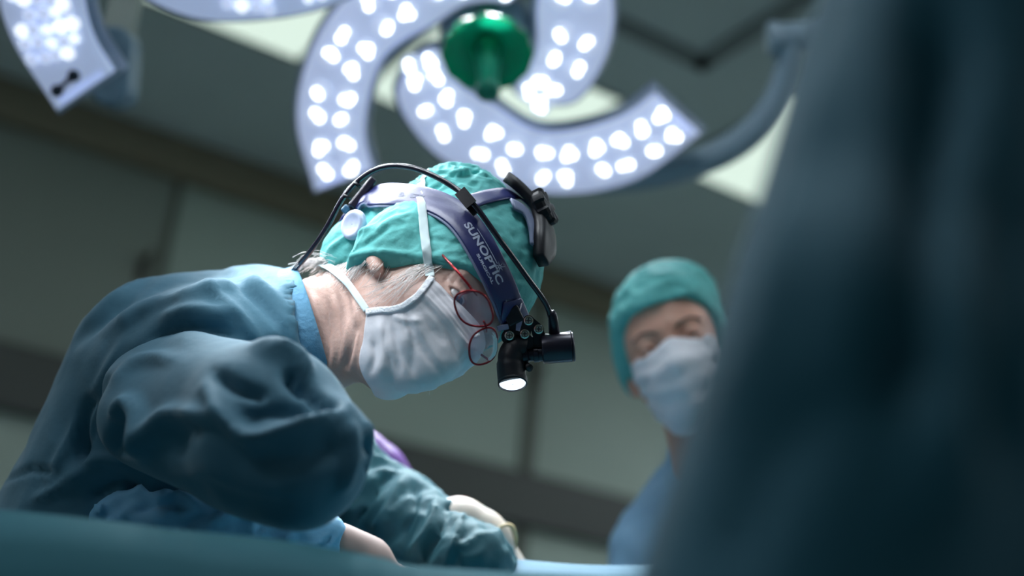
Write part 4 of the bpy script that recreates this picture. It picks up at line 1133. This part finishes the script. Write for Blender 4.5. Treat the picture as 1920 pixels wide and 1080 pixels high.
drape['category'] = 'drape'
md = drape.modifiers.new('t', 'SOLIDIFY'); md.thickness = .004; md.offset = -1
# the light blue sheet over the mound of the patient on the table
v = []
S2 = np.linspace(-.18, .72, 90)
tS = [V(-200, 1040, 1.6), V(300, 1058, 1.6), V(640, 1066, 1.6), V(860, 1064, 1.6), V(1000, 1071, 1.6), V(1145, 1079, 1.6), V(1500, 1096, 1.6), V(2000, 1120, 1.6)]
tw = W(np.array(tS)); ms = tw @ rh; mz = tw[:, 2]; tb = float((tw @ fh).mean())
for j in range(34):
    u = j / 33; t = tb - .17 + u * .28
    for s in S2:
        top_ = np.interp(s, ms, mz); base = np.interp(s, es, ez) + .012
        v.append(TW(s, t, base + (top_ - base) * (sin(pi * min(max(u, 0), 1)) ** .7) * (min(1, max(0, (s + .18) / .10)) * min(1, max(0, (.72 - s) / .05))) ** .5 + .002 * sin(s * 22 + 5 * u)))
sheet = mesh('sheet', v, grid_faces(34, 90), m_sheet, frame='world', label='pale blue sheet over the mound on the table under the gloved hands')
sheet['category'] = 'sheet'
md = sheet.modifiers.new('t', 'SOLIDIFY'); md.thickness = .004; md.offset = -1
tz = float(zt.min()) - .06; tc = TW(.06, float(t0.mean()) + .36, 0)
tc = TW(.30, float(t0.mean()) + .34, 0)
table = thing('operating_table', 'operating table standing under the teal drape', 'table', tc)
axm = np.stack([rh, fh, [0, 0, 1.0]])
bevel(mesh('table_top', *box(tc + [0, 0, tz - .03], (.80, .50, .07), axm), m_steel, table, frame='world', smooth=False), .02)
bevel(mesh('arm_board', *box(TW(-.33, float(t0.mean()) + .16, tz - .03), (.50, .16, .05), axm), m_steel, table, frame='world', smooth=False), .02)
bevel(mesh('column', *box(tc + [0, 0, (tz - .07) / 2 + .04], (.24, .22, tz - .12), axm), m_steel, table, frame='world', smooth=False), .02)
bevel(mesh('base', *box(tc + [0, 0, .06], (.75, .42, .12), axm), m_steel, table, frame='world', smooth=False), .02)

# purple glove resting on the far sleeve
HP = basis((.10, -.16, .02), (-.2, -.5, .8)); OP = V(708, 872, 1.77)
def purp(p):
    d = hand(p, HP, OP, .9, curl=1.2, side=-1)
    return sminp(d, d_cap(p, V(650, 850, 1.77), V(712, 878, 1.77), .034, .032), .02)
v, f = surface(purp, OP - .17, OP + .17, .0035)
pg = mesh('glove', v, f, m_glove_p, label='purple gloved hand showing just behind the far teal sleeve'); pg['category'] = 'glove'

# ---------------------------------------------------------------- the second person, facing the photo
NUR = Head(V(1265, 656, 1.92), (.93, .33, -.12), (-.10, .96, .22), (-.2, -.1, -1), 1.0)
NUR.open = .0020
nfoot = W(V(1345, 1060, 2.02)) * np.array([1, 1, 0])
nurse = thing('person', 'masked assistant in pale blue gown looking down beyond the table', 'person', nfoot)
NB0, NB1 = NUR.out((-.025, 0, -.07)), toview(W(V(1345, 905, 2.0)))
SHW = toview(W(V(1420, 1100, 2.05)))
def nur_body(p):
    q = NUR.loc(p); near = np.abs(q).max(1) < .2; d = np.maximum(np.linalg.norm(p - NUR.o, axis=1) - .13, .02)
    if near.any(): d[near] = NUR.face(q[near])
    d = sminp(d, d_cap(p, NB0, NB1, .052, .058), .02)
    d = sminp(d, d_cap(p, V(1250, 1010, 2.03), V(1500, 985, 2.08), .06, .06), .05)
    d = sminp(d, d_cap(p, V(1375, 1040, 2.06), V(1375, 1300, 2.0), .13, .14), .05)
    return d
v, f = surface(nur_body, V(1375, 1330, 2.05) - [.28, .05, .30], NUR.o + [.22, .16, .26], .0036)
mesh('body', v, f, m_skin2, nurse)
for s_ in (-1, 1):
    c = NUR.out((.0735, s_ * .033, 0)); g = unit(NUR.F * .9 - NUR.U * .35)
    e = mesh('eye', *lathe(c - g * .0105, g, [(.0105 * sin(t), .0105 * (1 - cos(t))) for t in np.linspace(.02, pi - .02, 14)], 18), m_eyew, nurse)
    mesh('iris', *lathe(c + g * .0097, g, [(.0062, -.0006), (.004, .0008), (.0003, .0012)], 16), m_pupil, e)
    br = [NUR.out((.0965 - abs(y) * .42, s_ * (y + .033 - .0), .0165 + z)) for y, z in ((-.018, .000), (-.006, .004), (.006, .004), (.018, -.002))]
    bp = np.array([march(lambda p: NUR.face(NUR.loc(p)), *pix(b)[0], b[2] - .06, b[2] + .05) for b in br])
    mesh('eyebrow', *tube(spline(bp, 4), .0022, 8), m_brow, nurse)
bs = np.array([march(face_fn, x, y, 1.2, 1.5) for x, y in ((872, 519), (884, 526), (898, 540))])
def ncap(p):
    q = NUR.loc(p); d = NUR.skull(q) - .010
    d = sminp(d, d_ell(q, (-.05, .03, .085), (.065, .055, .05)), .04)
    d = sminp(d, d_ell(np.c_[q[:, 0], np.abs(q[:, 1]), q[:, 2]], (-.018, .072, -.008), (.034, .022, .042)), .02)
    d = d - .003 * ridged(q, 13, 2) * np.clip(q[:, 2] / .05, 0, 1)
    lim = np.interp(q[:, 0], [-.12, -.03, .02, .045, .07, .12], [-.06, -.045, -.010, .036, .056, .060])
    return smaxp(d, (lim - q[:, 2]) * .75, .003)
v, f = surface(ncap, NUR.o - [.17, .13, .17], NUR.o + [.17, .18, .17], .0035)
mesh('surgical_cap', v, f, m_cap, nurse, label='teal cloth surgical cap')
def mask_rows(H, near, B1, B0, nsub=8):
    rows = []
    for a, b, c in zip(near, B1, B0):
        a, b, c = map(np.array, (a, b, c)); m = np.array([1, -1, 1])
        rows.append(spline([a, (a + b) / 2 * [1.03, 1, 1], b, c, b * m, (a + b) / 2 * m, a * m], nsub))
    rows = np.array(rows); fine = np.stack([spline(rows[:, j], 8) for j in range(rows.shape[1])], 1); nr, nc = fine.shape[:2]; q = fine.reshape(-1, 3)
    for _ in range(6):
        d = H.face(q); g = np.stack([(H.face(q + e) - H.face(q - e)) for e in np.eye(3) * .001], 1); g /= np.linalg.norm(g, axis=1)[:, None] + 1e-9
        q = q + g * np.clip(.0025 - d, 0, .02)[:, None]
    return q, nr, nc
ne = [(.048, -.066, -.012), (.045, -.066, -.03), (.042, -.064, -.05), (.040, -.062, -.07), (.038, -.058, -.09)]
b1 = [(.094, -.028, -.008), (.106, -.038, -.035), (.108, -.040, -.065), (.098, -.038, -.10), (.072, -.034, -.13)]
b0 = [(.106, 0, .000), (.131, 0, -.034), (.128, 0, -.068), (.118, 0, -.105), (.085, 0, -.140)]
q, nr, nc = mask_rows(NUR, ne, b1, b0)
mv2 = NUR.out(q); mf2 = np.array(grid_faces(nr, nc)); rr = np.repeat(np.arange(nr) / (nr - 1), nc)
mv2 = mv2 + normals(mv2, mf2) * (.0014 * np.sin(rr * 26) + .0015 * ridged(mv2, 11, 3))[:, None]
nm = mesh('face_mask', mv2, mf2, m_mask, nurse, label='white surgical face mask'); md = nm.modifiers.new('t', 'SOLIDIFY'); md.thickness = .0012
m_ngown = mat('gown_pale_blue', srgb(150, 192, 222), .75, bump=.4, bscale=30, detail=5)
def ngown(p):
    d = d_cap(p, V(1262, 1010, 2.03), V(1520, 990, 2.08), .085, .085)
    d = sminp(d, d_cap(p, V(1335, 850, 2.02), V(1365, 1010, 2.04), .070, .14), .05)
    d = sminp(d, d_cap(p, V(1375, 1050, 2.06), V(1375, 1330, 1.98), .150, .17), .06)
    d = sminp(d, d_cap(p, V(1360, 960, 2.03), V(1375, 1080, 2.05), .085, .15), .04)
    d = sminp(d, d_cap(p, V(1232, 1045, 2.0), V(1190, 1230, 1.95), .075, .06), .03)
    d = sminp(d, d_cap(p, V(1530, 1030, 2.08), V(1560, 1260, 2.0), .075, .06), .03)
    d = d - .005 * noise3(p, 5, 61) - .003 * ridged(p, 9, 62)
    d = smaxp(d, -d_cap(p, NB0, V(1349, 870, 2.0), .058, .060), .003)
    return smaxp(d, (p - V(1330, 825, 2.0)) @ unit(ZV + [.15, 0, 0]), .004)
v, f = surface(ngown, V(1375, 1400, 2.05) - [.36, .08, .22], V(1375, 850, 2.1) + [.34, .02, .26], .008)
mesh('gown', v, f, m_ngown, nurse, label='pale blue surgical gown')
def skirt(c, parent, m, z1, z0=.30, rx=.17, grow=.07, name='gown_skirt'):
    sk = []
    for i, z in enumerate(np.linspace(z1, z0, 12)):
        t = i / 11
        for k in range(40):
            a = 2 * pi * k / 40; w = 1 + (.02 + .05 * t) * sin(a * 7 + 2 * sin(a * 2)); sk.append([c[0] + cos(a) * (rx + grow * t) * w, c[1] + sin(a) * (rx + grow * t) * w, z])
    mesh(name, sk, grid_faces(12, 40, True), m, parent, frame='world')
    for s_ in (-1, 1):
        x = np.array([c[0] + .09 * s_, c[1], 0])
        mesh('trouser_leg', *tube([[x[0], x[1], .9], [x[0], x[1], .07]], [.085, .065], 18), m_trouser, parent, frame='world')
        mesh('shoe', *tube([x + [0, .07, .045], x + [0, 0, .05], x + [0, -.08, .042], x + [0, -.16, .030], x + [0, -.185, .022]], [.036, .048, .046, .032, .012], 16), m_shoe, parent, frame='world')
skirt(nfoot, nurse, m_ngown, W(V(1375, 1330, 1.98))[2])

# purple gloved arm of the assistant reaching behind the far sleeve
# ---------------------------------------------------------------- the person close to the camera, out of focus
m_fg = mat('gown_foreground', srgb(26, 92, 112), .8, sheen=.2, bump=.2, bscale=10)
FT = W(V(1975, 440, .66)); ffoot = np.array([FT[0], FT[1], 0])
fg = thing('person', 'blurred standing figure in dark teal gown filling the right edge', 'person', ffoot)
def fgown(p):
    d = d_cap(p, V(2185, -420, .74), V(1850, 1300, .60), .150, .172)
    d = sminp(d, d_cap(p, V(1870, -150, .60), V(1655, 700, .50), .062, .056), .02)
    d = sminp(d, d_cap(p, V(1655, 700, .50), V(1470, 1400, .46), .062, .068), .03)
    d = d - .004 * noise3(p * np.array([1, .4, 1]), 4, 71)
    return d
v, f = surface(fgown, V(1900, 1700, .55) - [.24, .06, .26], V(1950, -900, .70) + [.35, .05, .28], .008)
v = folds(v, f, [([(1600, 740), (1500, 800), (1420, 900), (1360, 1080)], 50, -.006), ([(1760, -50), (1750, 400), (1700, 800)], 70, -.024), ([(1560, 100), (1480, 400), (1420, 640), (1340, 800)], 40, .006), ([(1800, 200), (1800, 600), (1780, 1000)], 70, .010), ([(1880, 300), (1880, 900)], 50, -.012)])
mesh('gown', v, f, m_fg, fg, label='dark teal gown out of focus')
skirt(ffoot, fg, m_fg, 1.02, rx=.165, grow=.05)
FH = Head(toview(W(V(2185, -420, .74)) + np.array([0, 0, .30]) + fh * .03), RIGHT @ np.eye(3) * 0 + np.array([-1.0, 0, 0]), ZV, [0, 0, 1.0])
def fbody(p):
    q = FH.loc(p); near = np.abs(q).max(1) < .2; d = np.maximum(np.linalg.norm(p - FH.o, axis=1) - .13, .02)
    if near.any(): d[near] = FH.face(q[near])
    return sminp(d, d_cap(p, FH.out((-.025, 0, -.07)), V(2185, -420, .74), .052, .07), .02)
v, f = surface(fbody, FH.o - [.2, .45, .22], FH.o + .2, .006)
mesh('body', v, f, m_skin2, fg)
def fcap(p):
    q = FH.loc(p); d = FH.skull(q) - .010
    d = d - .002 * ridged(q, 13, 2)
    return smaxp(d, (np.interp(q[:, 0], [-.12, -.03, .02, .045, .07, .12], [-.06, -.045, -.010, .036, .050, .054]) - q[:, 2]) * .75, .003)
v, f = surface(fcap, FH.o - .18, FH.o + .18, .005)
mesh('surgical_cap', v, f, m_cap, fg, label='teal cloth surgical cap')
q, nr, nc = mask_rows(FH, ne, b1, b0)
md = mesh('face_mask', FH.out(q), grid_faces(nr, nc), m_mask, fg, label='white surgical face mask').modifiers.new('t', 'SOLIDIFY'); md.thickness = .0012
